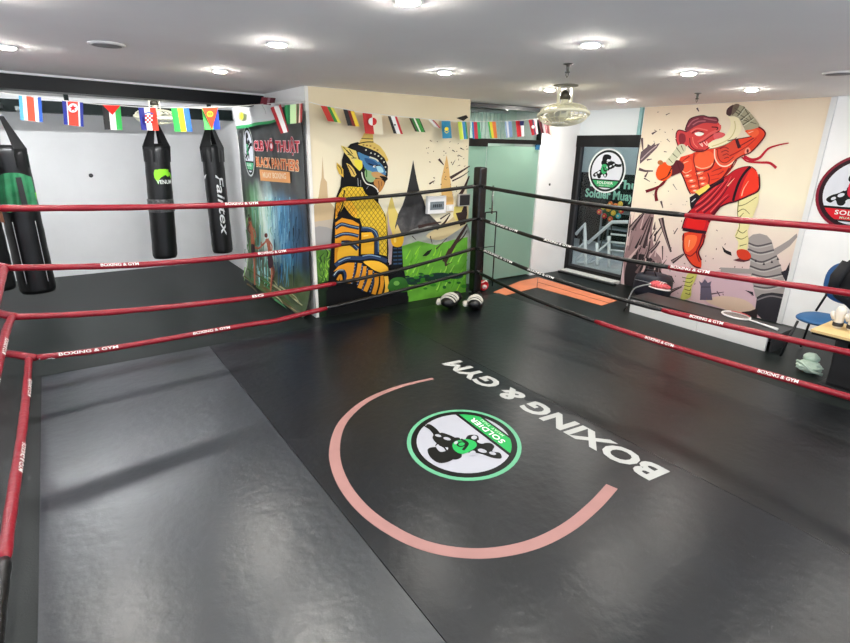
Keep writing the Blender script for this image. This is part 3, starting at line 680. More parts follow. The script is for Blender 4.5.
# grey stone figure
SG = (160, 152, 150)
pt.poly([(748.5, 238), (753, 234.5), (760, 233.5), (767, 235.5), (771.7, 240.6), (774, 249), (781, 245), (789, 240), (796.8, 233.4), (797.5, 237), (790, 246), (777, 255), (780, 264.7), (783.5, 273.7), (785.5, 291), (783, 300), (756, 298), (753.6, 288), (751, 274), (735, 273), (721, 272), (720.5, 267.4), (735, 268), (749.5, 269), (751, 257), (748.5, 246)], SG)
for P in ([(748.5, 243), (758, 246), (772, 243)], [(748, 249), (760, 253), (774, 250)], [(750, 258), (762, 262), (777, 256)], [(750, 266), (764, 270), (781, 265)], [(752, 274), (766, 277), (783, 274)], [(754, 286), (768, 288), (785, 284)]):
    pt.stroke(P, 1.8, (88, 82, 86)); pt.stroke([(p[0], p[1]+1.6) for p in P], 1.4, (186, 180, 176))
for x, y in ((756, 262), (764, 265), (772, 263), (778, 260)): pt.poly([(x-1.4, y), (x, y-3), (x+1.4, y)], (64, 58, 64)); pt.h -= pt.step
pt.up(); pt.poly([(757, 297), (762, 294), (772, 292.5), (784, 294), (785, 303), (779.5, 324), (764, 321), (755, 312)], (48, 46, 52)); pt.stroke([(757, 300), (770, 296), (783, 298)], 1.5, (120, 114, 118))
pt.poly([(781, 272), (786, 270), (790, 262), (789, 276), (786, 282)], (44, 40, 48)); pt.poly([(745, 290), (753, 292), (754, 296)], (44, 40, 48)); pt.poly([(741, 312), (750, 311), (758, 308), (757, 318), (750, 317)], (48, 40, 42))
pt.mb.build('painted_rubble', m2, 'painted rubble and stone figure')
g = Paint(on_x(XW-.001), .00003); g.h = .007
R1 = (224, 66, 40); R2 = (176, 34, 36); R3 = (110, 22, 34); SK = (238, 96, 56); HI = (250, 190, 160)
# ribbons
g.stroke([(744, 156.5), (752, 159.8), (760, 157.5), (768, 149), (777, 145.5), (789, 143)], 3.6, (182, 28, 48), 1); g.stroke([(742, 157), (748, 161.5), (760, 162.5), (770, 163), (776.5, 168)], 1.4, (182, 28, 48), 3)
g.stroke([(667, 178), (663, 184), (656, 188), (646, 191.5)], 1.5, R3, 3); g.stroke([(666, 180), (658, 188), (656, 194), (657, 201)], 1.6, R3, 3.4)
# right arm (raised) and torso
g.poly([(678, 163), (681, 157), (691.8, 153.8), (700, 150), (712, 148.5), (722, 146), (728, 141), (735, 139.7), (744, 138), (753, 136.5), (748, 134), (745, 131), (750, 128.3), (758.8, 126.8), (764, 130.3), (765.6, 135.6), (759, 144.4), (750.6, 152.6), (742, 156), (735, 161), (731.5, 170), (722, 181), (710, 187), (701, 192), (692, 194), (688, 188.5), (684, 178), (681, 171.6)], R1)
g.poly([(747, 131.5), (752, 129), (758, 129.5), (759, 134), (754, 137.5), (749, 135)], SK, True)
g.stroke([(759, 127), (764.5, 131), (765, 136), (757, 146)], 2, R2, .8); g.stroke([(722, 157), (732, 150), (742, 145), (754, 138)], 1, R3)
g.poly([(723, 147), (730, 142.5), (736, 142), (737, 150), (729, 156), (722, 160), (719, 153)], (210, 70, 50), True)
for k in range(4): g.stroke([(720+k*1.5, 149+k*3.2), (725+k, 147+k*3.4), (729, 149+k*3)], .8, R3)
g.stroke([(737, 139.5), (738.4, 144), (740, 148)], 3.4, (60, 24, 36))
# pecs
g.poly([(695, 158), (700, 152.5), (709, 151), (714, 155), (714, 163), (708, 168.5), (699, 169), (694.5, 165)], SK, True); g.stroke([(695.5, 166), (702, 168.4), (710, 166.5), (713, 163)], 1.1, HI, .5); g.stroke([(694.5, 153.5), (694, 161), (696, 169), (697.5, 176)], 1, R3)
g.poly([(680, 166), (684, 160.5), (691, 159), (692.5, 168), (689, 172), (684, 172.5)], (232, 84, 50), True); g.stroke([(682, 170), (686, 173), (692, 170)], 1, HI, .4); g.stroke([(714.5, 150), (715, 160), (711.5, 168), (703, 171.5), (696, 171)], 1.5, R3)
for x, y in ((686, 176), (697.5, 173.5), (690, 181), (700, 178.5), (692, 186.5), (701.5, 184), (693.5, 191), (703, 189)):
    g.ell(x+2, y, 4.2, 2.0, (240, 110, 76), 12, rot=-.15); g.ell(x+1.6, y-.4, 1.8, .7, (255, 216, 196), 8, rot=-.15)
    g.stroke([(x-1.6, y+1.6), (x+2.4, y+2.3), (x+5.6, y+1.2)], .6, R2)
g.stroke([(696, 171), (698.5, 180), (700, 190)], .8, R3)
g.stroke([(708, 173), (709.5, 178), (709, 185)], 1.2, R3); g.stroke([(711, 176), (722, 173)], .6, R2); g.stroke([(711, 180), (720, 178)], .6, R2); g.stroke([(730, 168), (725, 175), (720, 181)], 2, R3, .8)
# trunk outline curl
g.stroke([(715.5, 149), (716, 157), (720, 163.5), (727, 164.6), (735.3, 158.5), (742, 152.5), (748, 147)], 3.6, (226, 88, 60)); g.stroke([(715, 149), (715.4, 158), (720, 165), (727.5, 166), (736, 160)], 1.2, (248, 212, 190)); g.stroke([(718, 150), (718.5, 157), (722, 162), (727, 162.4), (734, 157)], .7, R3)
g.poly([(745, 153), (746, 149), (749, 147.5), (751, 151), (748.5, 154.5)], (240, 150, 130), True); g.ell(748, 151, 1.2, 2, R3, 10)
# head
g.poly([(676.3, 138), (677, 132.5), (680, 130), (687, 132), (690, 138), (688, 145), (684.7, 147), (679, 146)], (204, 66, 72), True); g.poly([(679, 138), (680.5, 133.5), (685, 134.5), (686, 141), (682, 145), (680, 143)], (130, 36, 48), True)
g.poly([(685.5, 131), (690, 126.8), (697, 123.5), (706, 121), (716, 121), (720.5, 125.5), (718.5, 131), (724.9, 133.5), (724.5, 136.8), (717, 139), (711, 142), (710, 147), (703.5, 151), (694, 150.5), (688.5, 146), (686.5, 139)], (208, 66, 66), True)
g.poly([(685.5, 129.5), (687.5, 124), (690.5, 119), (697, 116.6), (704, 115.8), (709, 117), (716.5, 117.6), (718.8, 120.6), (717, 123.6), (710, 123), (703, 123.4), (694, 127.4), (687.5, 132)], (122, 52, 66), True)
for P in ([(688, 127), (693, 121), (699, 118.5)], [(693, 125), (699, 121.5), (706, 121)], [(704, 118), (711, 119.5), (717, 120.5)]): g.stroke(P, 1.2, (176, 96, 106))
g.stroke([(691, 132), (697, 128.5), (704, 129.5), (708, 130.5)], 1.3, (226, 110, 104)); g.stroke([(692, 133.5), (697, 130.8), (704.5, 132.4)], .9, (80, 20, 32))
g.poly([(695, 133.4), (699, 132), (704.4, 133.6), (701, 136), (697, 135.6)], (246, 246, 238), True)
g.stroke([(719.6, 125), (719, 130), (711, 133.5), (704, 138.5), (698, 142)], 3.6, (222, 92, 88), 1.5); g.stroke([(720, 131), (712, 135.5), (705, 140.5), (699, 143.5)], .9, (92, 22, 34)); g.stroke([(712, 127), (718, 127.6), (717, 130)], 1.1, (70, 18, 30))
g.poly([(714, 134), (720, 132.6), (724.6, 134.4), (722, 137.6), (715, 139)], (220, 96, 100), True)
g.stroke([(700, 143.5), (703, 146.4), (702, 143)], .9, (250, 200, 190)); g.stroke([(704, 142), (707.5, 145.6), (707, 141.5)], .9, (250, 200, 190)); g.stroke([(690, 138), (691, 145), (696, 149.6), (704, 150)], 1, R3); g.stroke([(693, 137), (694, 143), (698, 147.5)], .7, (236, 130, 110))
# tusk
g.poly([(708.8, 143.5), (717.6, 139.9), (724, 136.5), (728.5, 131.5), (731, 125), (730, 118.5), (727.5, 115.6), (733, 115.2), (738.5, 118), (741.3, 124), (741.6, 130), (738, 136), (732, 141), (724, 145), (716, 147.6), (710.3, 148.8)], (238, 228, 190), True)
g.stroke([(712, 146.4), (722, 143), (731, 137.5), (735.5, 129), (735, 121)], 1, (206, 194, 140)); g.stroke([(710, 149), (718, 147.4), (728, 143.5), (737, 137.5)], .7, (120, 100, 80))
# wraps
WR = (166, 160, 134)
g.poly([(727, 114), (727, 110), (730, 106.4), (735.3, 104.2), (740, 104.8), (744, 106.4), (750.6, 112.6), (755, 118), (759, 123.4), (760, 127.2), (753, 129.2), (745.5, 130.4), (742.5, 124), (739, 118), (734.5, 116.2), (729, 116.4)], WR)
g.poly([(726.6, 113), (727.6, 109), (731, 106), (734, 105), (733, 110), (731, 115.6), (727.5, 115)], (74, 48, 52), True); g.poly([(734, 105), (740, 104.8), (736, 112), (732, 115)], (110, 96, 82), True)
for a, q in (((738, 116), (745, 107)), ((741, 120), (750, 112.5)), ((743, 125), (754, 117.5)), ((736, 112), (749, 120)), ((741, 119), (757, 124)), ((735, 108), (742, 113)), ((744, 106.5), (752, 120))): g.stroke([a, q], 1, (92, 88, 72), .6, smooth=False); g.h -= g.step
g.up()
for a, q in (((739, 117), (746, 108)), ((742, 121), (751, 113.5)), ((744, 126), (755, 118.5))): g.stroke([a, q], .7, (206, 204, 180), .5, smooth=False); g.h -= g.step
g.up()
g.poly([(670, 176), (671, 166), (677, 160), (684, 164), (683, 171), (676, 174.6)], (92, 30, 40), True)
g.poly([(656.2, 173.5), (659, 166), (665, 162), (671.6, 166.6), (672, 174.6), (668, 179), (662.9, 181), (658, 179)], (234, 84, 28), True); g.stroke([(661, 180), (667, 177), (671, 172)], 1.2, (120, 30, 24)); g.ell(660.7, 162.5, 2.8, 2.4, (176, 106, 60), 14); g.stroke([(672, 168), (668, 176)], 1, (60, 20, 24))
CG = (206, 206, 176)
g.poly([(666.5, 161), (671, 155.5), (676, 149), (680, 144.5), (685.5, 145), (686, 150.5), (681, 155), (677, 159), (673, 165), (668, 165)], CG, True)
for a, q in (((669, 158.5), (673, 163)), ((673, 153.5), (678, 158)), ((677, 148), (681.5, 154)), ((681.5, 145.5), (684, 151))): g.stroke([a, q], 1, (92, 92, 72), .5, smooth=False); g.h -= g.step
g.up()
# standing leg and raised leg
g.poly([(684.2, 233), (705, 233.5), (703.4, 243), (699, 252), (701.6, 260), (701, 268), (696, 266.5), (691, 263), (685.6, 254), (683.6, 247)], R1, True)
g.poly([(686, 236), (697, 236), (695, 246), (688, 252), (685, 246)], (246, 116, 66), True); g.stroke([(703.5, 234), (700.5, 244), (697, 252), (699.8, 262)], 2.2, R3, .8); g.stroke([(686, 254), (691, 256), (697, 251)], 1, R3)
g.poly([(688, 274), (697, 272), (696, 279), (692, 287), (690.6, 297), (681, 299), (684.4, 287)], (200, 196, 104), True)
for y in (277, 281, 285, 289, 293): g.stroke([(685-(y-290)*-.2, y), (690, y+1.5), (694-(y-277)*.25, y-.5)], .8, (96, 96, 44)); g.h -= g.step
g.up()
g.poly([(738, 201), (747.6, 196), (759.5, 190.5), (758.5, 203), (753, 217), (748, 231), (749, 240), (747, 252.5), (737.5, 251.5), (738.8, 242), (735, 236), (739, 226), (737.5, 212)], (228, 218, 160))
for P in ([(739, 206), (746, 204), (757, 197)], [(738, 212), (744, 209), (750, 214)], [(739, 218), (744, 213)], [(738, 230), (743, 233), (747, 230)], [(736, 237), (742, 239), (748, 236)], [(740, 246), (747, 244)], [(739, 201), (738, 214), (740, 226), (736, 236)]): g.stroke(P, 1, (110, 104, 60), .5)
g.poly([(737, 251), (742, 249), (748.5, 251), (751.5, 257), (746, 260), (739, 257.5)], (206, 60, 36), True)
# shorts
sh = [(691, 210), (694, 203), (700, 198), (710, 187.8), (718, 181.5), (727, 176), (737.3, 169), (744, 166.8), (750, 166.3), (756.7, 170.5), (759.6, 179), (758.8, 190.4), (747.6, 196.4), (738, 200.5), (730, 203), (721.7, 206.6), (716.6, 213), (709.5, 223.4), (706.9, 232.4), (695.9, 231), (682.3, 228.6), (685, 219.5), (688.5, 213)]
g.poly(sh, (186, 26, 38))
g.poly([(752, 168), (757, 171.5), (759, 180), (758, 189), (749, 194.5), (740, 198), (742, 188), (746, 178)], (228, 54, 34), True); g.stroke([(742, 196), (744, 189), (749, 181)], 1.2, HI, .4)
g.poly([(686, 226), (689, 217), (697, 214), (706, 217), (704, 229), (695, 228.5)], (214, 30, 30), True)
for P in ([(693, 208), (703, 202), (713, 193), (722, 184)], [(697, 212), (709, 203), (719, 192), (728, 181)], [(704, 213), (716, 203), (725, 192), (733, 178)], [(712, 214), (722, 203), (730, 196)]):
    g.stroke(P, 2.2, (104, 14, 34), .8); g.stroke([(p[0]-1.3, p[1]-1.8) for p in P], 1, (226, 96, 96), .4)
g.stroke([(751, 166.6), (745, 173), (739.5, 182), (735.5, 193), (733.5, 201)], 2.6, (26, 12, 24)); g.stroke([(683, 229), (694, 231), (706.5, 232.5)], 3.2, (44, 20, 34))
g.stroke([(709, 222), (716, 212), (722, 206), (732, 202)], 1.6, (70, 12, 28))
g.poly([(690, 197.5), (696, 193.5), (706, 187), (716, 182), (725, 176), (724, 182), (714, 187.5), (704, 195), (698, 201), (692, 210), (690.6, 206)], (26, 20, 30))
g.poly([(695, 191.7), (708.8, 184), (711, 187.5), (699.7, 195.4)], (232, 206, 100)); g.stroke([(692, 202), (696, 198.5)], .8, (220, 220, 220))
OL = (84, 20, 32)
def outline(P, wd, col=OL, closed=True): g.stroke(list(P)+([P[0]] if closed else []), wd, col)
outline([(678, 163), (681, 171.6), (684, 178), (688, 188.5), (691, 194)], 1.3, OL, False)
outline([(730.6, 170), (735, 161), (742, 156), (750.6, 152.6), (759, 144.4), (765.4, 135.6), (763.8, 130.2), (758.8, 126.8)], 1.1, OL, False)
outline([(728, 141), (735, 139.4), (744, 138), (752, 136.4)], .9, OL, False)
outline([(684, 233.4), (683.4, 247), (685.4, 254), (691, 263), (696, 266.8), (701, 268)], 1.3, OL, False)
outline([(705, 233.5), (703.6, 243), (699, 252), (701.8, 260)], 1.6, OL, False)
outline([(691, 210), (688.5, 213), (685, 219.5), (682.3, 228.6)], 1, (60, 10, 26), False)
outline([(759.4, 174), (759.8, 181), (758.8, 190.6), (748, 196.4), (738, 200.6), (730, 203)], 1.5, (60, 10, 26), False)
outline([(700, 198), (710, 187.8), (727, 176), (737.3, 169), (750, 166.3), (756.7, 170.5)], .7, (90, 14, 30), False)
outline([(676.3, 138), (677, 132.5), (680, 130), (687, 132)], 1, OL, False); outline([(688.5, 146), (694, 150.6), (703.5, 151.2), (710, 147.4)], 1.1, OL, False)
outline([(678.5, 146), (676.2, 139)], 1, OL, False); outline([(685.5, 130), (687.5, 124), (690.5, 119), (697, 116.4), (704, 115.6), (709, 117), (716.5, 117.4), (719, 120.6)], .9, (60, 24, 34), False)
for P in ([(730, 156), (738, 152), (748, 146), (757, 138)], [(737, 160), (734, 166), (727, 174)], [(690, 156), (686, 159), (681, 163)], [(722, 168), (716, 170), (712, 172)], [(724, 171), (718, 175)], [(716, 150), (721, 147.6), (727, 145)]): g.stroke(P, 1.3, (150, 30, 34), .4)
for P in ([(699, 172.6), (704, 171.6)], [(684, 163), (689, 161)], [(749, 133), (754, 131)], [(690, 240), (689, 247)], [(728, 186), (735, 178)]): g.stroke(P, 1.1, HI, .3)
g.mb.build('painted_fighter', m2, 'painted red fighter')
b = MB(); b.box((XW-.012, 2.465, CEIL/2), (.022, .055, CEIL-.004), mat((222, 222, 222), .6)); struct('trim_5', b)
# ---------------------------------------------------------------- glass door (door_1), plane Y = 5.80
def glassmat(nm, col, rough, trans, alpha=1.):
    m = bpy.data.materials.new(nm); m.use_nodes = True; b = m.node_tree.nodes['Principled BSDF']
    b.inputs['Base Color'].default_value = lin(col)+(1,); b.inputs['Roughness'].default_value = rough
    b.inputs['Transmission Weight'].default_value = trans; b.inputs['IOR'].default_value = 1.45; b.inputs['Alpha'].default_value = alpha
    return m
M_frost = glassmat('frosted_green_glass', (176, 214, 196), .3, .55)
M_clear = bpy.data.materials.new('clear_glass'); M_clear.use_nodes = True
_n = M_clear.node_tree; _n.nodes.remove(_n.nodes['Principled BSDF']); _t = _n.nodes.new('ShaderNodeBsdfTransparent'); _g = _n.nodes.new('ShaderNodeBsdfGlossy'); _g.inputs['Roughness'].default_value = .02
_x = _n.nodes.new('ShaderNodeMixShader'); _x.inputs[0].default_value = .03; _t.inputs[0].default_value = (.93, .96, .95, 1)
_n.links.new(_t.outputs[0], _x.inputs[1]); _n.links.new(_g.outputs[0], _x.inputs[2]); _n.links.new(_x.outputs[0], _n.nodes['Material Output'].inputs[0])
YD = 5.84
d = thing('door_1', (5.4, YD, 0), None, None); d['kind'] = 'structure'
b = MB(); b.box((5.62, YD+.02, 1.01), (1.02, .012, 1.96), M_frost); b.build('glass_panel', d)
b = MB(); b.box((4.84, YD+.04, 1.01), (.52, .012, 1.98), M_frost); b.build('side_glass', d)
b = MB(); fm = M_black
b.box((5.35, YD+.03, 2.055), (1.60, .07, .06), fm); b.box((4.82, YD+.03, 2.03), (.54, .08, .10), fm)
b.box((5.35, YD+.03, 2.505), (1.60, .08, .05), mat((70, 72, 74), .4)); b.box((6.13, YD+.03, 2.27), (.04, .07, .5), fm)
b.build('door_frame', d)
b = MB(); b.box((5.35, YD+.03, 2.28), (1.56, .008, .40), M_clear); b.build('transom', d)
b = MB(); sm = mat((170, 175, 172), .25, .9)
b.tube([(5.20, YD-.045, 1.05), (5.20, YD-.045, 1.45)], .013, sm, 10)
for z in (1.12, 1.38): b.tube([(5.20, YD-.045, z), (5.20, YD+.01, z)], .009, sm, 8)
b.build('handle', d, 'steel bar handle')
b = MB(); b.box((6.08, YD-.0, 1.985), (.07, .03, .07), mat((30, 90, 130), .4)); b.build('door_closer', d)
# white strip / jamb beside mural
b = MB(); b.box((4.575, YD-.1, CEIL/2), (.05, .12, CEIL-.01), mat((206, 216, 208), .5)); struct('trim_6', b)
# room behind the glass
def sbox(name, c, dd, m): b = MB(); b.box(c, dd, m); return struct(name, b)
sbox('floor_2', (5.8, 7.6, -.05), (2.4, 3.4, .1), mat((150, 140, 100), .4))
sbox('wall_far', (5.5, 9.35, CEIL/2), (1.55, .1, CEIL), mat((226, 238, 228), .7))
b = MB(); b.box((4.56, 7.6, CEIL/2), (.03, 3.4, CEIL), mat((226, 236, 228), .7)); struct('wall_side_1', b)
b = MB(); b.box((6.25, 7.9, CEIL/2), (.1, 3.0, CEIL), mat((226, 236, 228), .7)); struct('wall_side_2', b)
b = MB(); b.box((5.5, 7.6, CEIL+.05), (1.6, 3.5, .1), M_ceil); struct('ceiling_2', b)
# vertical blinds seen through the transom
t = thing('vertical_blind', (5.45, 6.55, 2.0), 'pale vertical slat blind seen through the glass above the glass door', 'blind')
b = MB(); b.box((5.45, 6.55, 2.5), (1.3, .05, .04), mat((220, 224, 222), .4)); b.build('head_rail', t)
b = MB()
for k in range(16): b.box((4.85+k*.08, 6.55, 2.27), (.055, .004, .44), mat((206, 226, 220), .6), Matrix.Rotation(.6, 3, 'Z'))
b.build('slats', t)
t = thing('unseen_tube_lamp', (5.5, 7.6, CEIL-.05), 'ceiling lamp in the room behind the frosted glass door', 'ceiling light')
b = MB(); b.box((5.5, 7.6, CEIL-.015), (.5, .14, .03), mat((240, 240, 240), .5)); b.build('housing', t)
b = MB(); b.box((5.5, 7.6, CEIL-.035), (.46, .10, .008), mat((240, 255, 246), .5, emit=70.)); b.build('diffuser', t)
# ---------------------------------------------------------------- black framed door (door_2), plane X = 6.98
d = thing('door_2', (6.98, 5.25, 0), None, None); d['kind'] = 'structure'
b = MB(); xx = 7.0
b.box((xx, 5.80, 1.05), (.08, .08, 2.1), fm); b.box((xx+.02, 4.73, 1.05), (.06, .02, 2.1), fm)
b.box((xx, 5.28, 2.09), (.10, 1.12, .17), fm); b.box((xx, 5.25, .05), (.08, 1.06, .10), fm)
b.box((xx-.01, 5.745, 1.05), (.05, .04, 2.0), mat((40, 40, 44), .3)); b.box((xx, 5.25, .115), (.03, 1.0, .03), mat((70, 70, 74), .3))
b.build('door_frame', d)
b = MB(); b.box((xx+.01, 5.23, 1.05), (.006, .98, 1.9), M_clear); b.build('glass', d)
b = MB(); b.box((xx+.02, 5.28, 2.36), (.02, 1.12, .37), mat((226, 232, 234), .25)); b.build('transom_panel', d, 'white transom panel')
b = MB(); b.box((xx-.0, 4.77, 2.36), (.05, .05, .37), mat((130, 176, 176), .4)); b.build('transom_stile', d, 'teal strip')
b = MB(); b.box((6.88, 5.25, .022), (.16, 1.06, .045), mat((226, 226, 222), .4, noise=.1)); b.box((6.77, 5.22, .015), (.08, 1.1, .03), mat((24, 24, 26), .4)); b.build('sill', d, 'white sill with black lip')
# round sticker on the pane
c1 = at(606.5, 171, 'x', xx-.004)
stk = Paint(lambda x, y, h: Vector((xx-.004-h, c1.y-x*.335, c1.z+y*.335*.98)), .0003, .5)
soldier_logo(stk, (26, 34, 32), (60, 168, 104), (230, 234, 232)); o = stk.mb.build('door_sticker', label='round rifleman sticker with a green band on the pane of the black framed door', cat='sticker')
# outside: landing, wall, railing, sign, flowers
sbox('floor_3', (8.6, 5.5, -.06), (3.0, 5.6, .12), mat((196, 198, 200), .5, noise=.1))
b = MB(); b.box((10.1, 5.5, 1.6), (.1, 5.6, 3.4), mat((214, 222, 220), .7)); struct('wall_outside', b)
b = MB(); b.box((8.6, 8.3, 1.6), (3.0, .1, 3.4), mat((200, 206, 204), .7)); struct('wall_outside_2', b)
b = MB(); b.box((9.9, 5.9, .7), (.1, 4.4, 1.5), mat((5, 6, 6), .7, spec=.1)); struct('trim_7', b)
yy = 9.0
t = thing('shop_sign', (yy, 6.5, .9), 'black signboard with green lettering outside the black framed door', 'sign')
s0 = at(583, 206, 'x', yy); s1 = at(642, 174, 'x', yy)
b = MB(); b.box((yy+.03, 6.45, (.88+1.52)/2), (.05, 2.1, .66), mat((10, 13, 13), .6, spec=.1)); b.build('board', t); b = MB()
for y in (5.6, 7.2): b.box((yy+.04, y, .45), (.04, .04, .9), M_black)
b.build('leg', t)
b = MB(); gm = mat((170, 228, 196), .5); sy0 = at(585, 197, 'x', yy).y; sy1 = at(634, 197, 'x', yy).y
put_text(b, 'Soldier Muay', lambda x, y: Vector((yy-.004, sy0-x, .99+y)), sy0-sy1, .23, gm, bold=.03)
put_text(b, 'Phu Thu', lambda x, y: Vector((yy-.004, at(590, 188, 'x', yy).y-x, 1.26+y)), at(590, 188, 'x', yy).y-at(638, 188, 'x', yy).y, .17, gm, bold=.03)
b.build('lettering', t, 'green lettering')
for k, (x_, z_) in enumerate(((9.0, 1.5),)):
    pass
rm = mat((246, 246, 246), .4)
t = thing('stair_railing', (8.0, 5.6, 0), 'white metal stair railing outside the black framed door', 'railing')
def rp(px, py, X): p = at(px, py, 'x', X); return (X, p.y, max(.012, p.z))
b = MB()
for (a, q, X) in (((585, 232), (585, 271), 7.6), ((597, 243), (597, 270), 7.75), ((609, 236), (609, 268), 7.8)): b.tube([rp(*a, X), rp(*q, X)], .028, rm, 8)
b.build('posts', t)
b = MB()
b.tube([rp(576, 234, 7.6), rp(585, 224, 7.6), rp(585, 236, 7.6)], .03, rm, 8)
b.tube([rp(588, 243, 7.7), rp(612, 222, 7.7), rp(640, 222, 7.7)], .03, rm, 8)
for dy in (12, 22, 33): b.tube([rp(576, 238+dy, 7.6), rp(586, 229+dy, 7.6)], .018, rm, 6)
for dy in (14, 27): b.tube([rp(588, 246+dy, 7.75), rp(610, 227+dy, 7.75)], .018, rm, 6)
for dy in (10, 18, 26): b.tube([rp(611, 224+dy, 7.75), rp(640, 227+dy, 7.75)], .018, rm, 6)
b.build('rails', t)
t = thing('steel_rack', (9.3, 6.6, 0), 'grey steel shelf rack in the dark beyond the stair railing', 'rack')
b = MB(); gy = mat((150, 156, 158), .4)
for z in (.15, .45, .78): b.box((9.3, 6.4, z), (.3, .9, .03), gy)
b.build('shelf', t)
b = MB()
for y in (5.95, 6.85):
    for x in (9.17, 9.43): b.box((x, y, .45), (.03, .03, .9), gy)
b.build('post', t)
fl = [((600, 212), (236, 60, 50)), ((605, 216), (230, 40, 60)), ((611, 219), (240, 90, 50)), ((614, 213), (250, 200, 60)), ((619, 216), (80, 190, 200)), ((609, 209), (250, 170, 40)), ((616, 206), (250, 130, 50)), ((604, 207), (240, 220, 80)), ((622, 211), (230, 60, 50)), ((611, 204), (226, 110, 40)), ((621, 204), (250, 200, 70))]
t = thing('flower_stand', (8.5, 5.9, 0), 'round stand of red, orange, yellow and blue flowers under the signboard outside', 'flowers')
b = MB(); p0 = at(610, 212, 'x', 8.5)
for s in (-1, 1): b.tube([(8.5, p0.y+s*.15, .01), (8.52, p0.y+s*.02, p0.z)], .012, mat((60, 50, 40), .6), 6)
b.build('tripod', t)
fb = {}
for (p, c) in fl:
    q = at(*p, 'x', 8.5); b = MB()
    for k in range(7):
        a = k*2*PI/7; b.ball((q.x-.02, q.y+.03*math.cos(a), q.z+.03*math.sin(a)), (.02, .03, .024), mat(c, .6), sub=1)
    b.ball((q.x-.035, q.y, q.z), (.02, .018, .018), mat((250, 220, 90), .6), sub=1); b.build('flower', t)
b = MB(); b.ball((8.54, p0.y, p0.z-.02), (.05, .2, .12), mat((40, 90, 50), .7), sub=2); b.build('foliage', t)
LP = at(600, 110, 'x', 8.4)
t = thing('outside_lamp', (8.3, 5.6, 2.9), 'white lamp lighting the landing outside', 'lamp')
b = MB(); b.box((8.3, 5.6, 3.2), (.5, .5, .06), mat((240, 240, 240), .5)); b.build('housing', t)
b = MB(); b.box((8.3, 5.6, 3.16), (.46, .46, .01), mat((235, 245, 255), .5, emit=22.)); b.build('diffuser', t)
b = MB(); b.box((8.6, 5.6, 3.28), (3.1, 5.6, .1), M_ceil); struct('ceiling_3', b)
b = MB(); b.box((8.6, 2.7, 1.6), (3.0, .1, 3.3), mat((190, 196, 194), .7)); struct('wall_outside_3', b)
# terracotta strips where the black mat is cut away
t = thing('floor_tile_strip', (5.8, 5.2, 0), 'orange terracotta strip of floor showing in an L before the glass door', 'tile strip')
tm = mat((224, 132, 92), .5, noise=.12, scale=3)
def strip(P, nm):
    b = MB(); V = [at(x, y, 'z', .006) for x, y in P]; n = len(V)
    b.add([Vector((v.x, v.y, .006)) for v in V]+[Vector((v.x, v.y, .0005)) for v in V], [list(range(n))]+[[i, n+i, n+(i+1) % n, (i+1) % n] for i in range(n)], tm)
    b.build(nm, t)
strip([(493.5, 292), (506, 295), (537, 287.2), (538, 277.2), (520, 281)], 'strip')
strip([(538, 277.2), (537, 287.2), (601.7, 305.2), (617, 300.5)], 'strip')
b = MB(); b.tube([at(537, 287, 'z', .008), at(538, 277.4, 'z', .008)], .004, M_black, 6); b.tube([at(537.5, 282, 'z', .008), at(609, 303, 'z', .008)], .003, mat((120, 60, 44), .6), 6); b.build('joint', t)
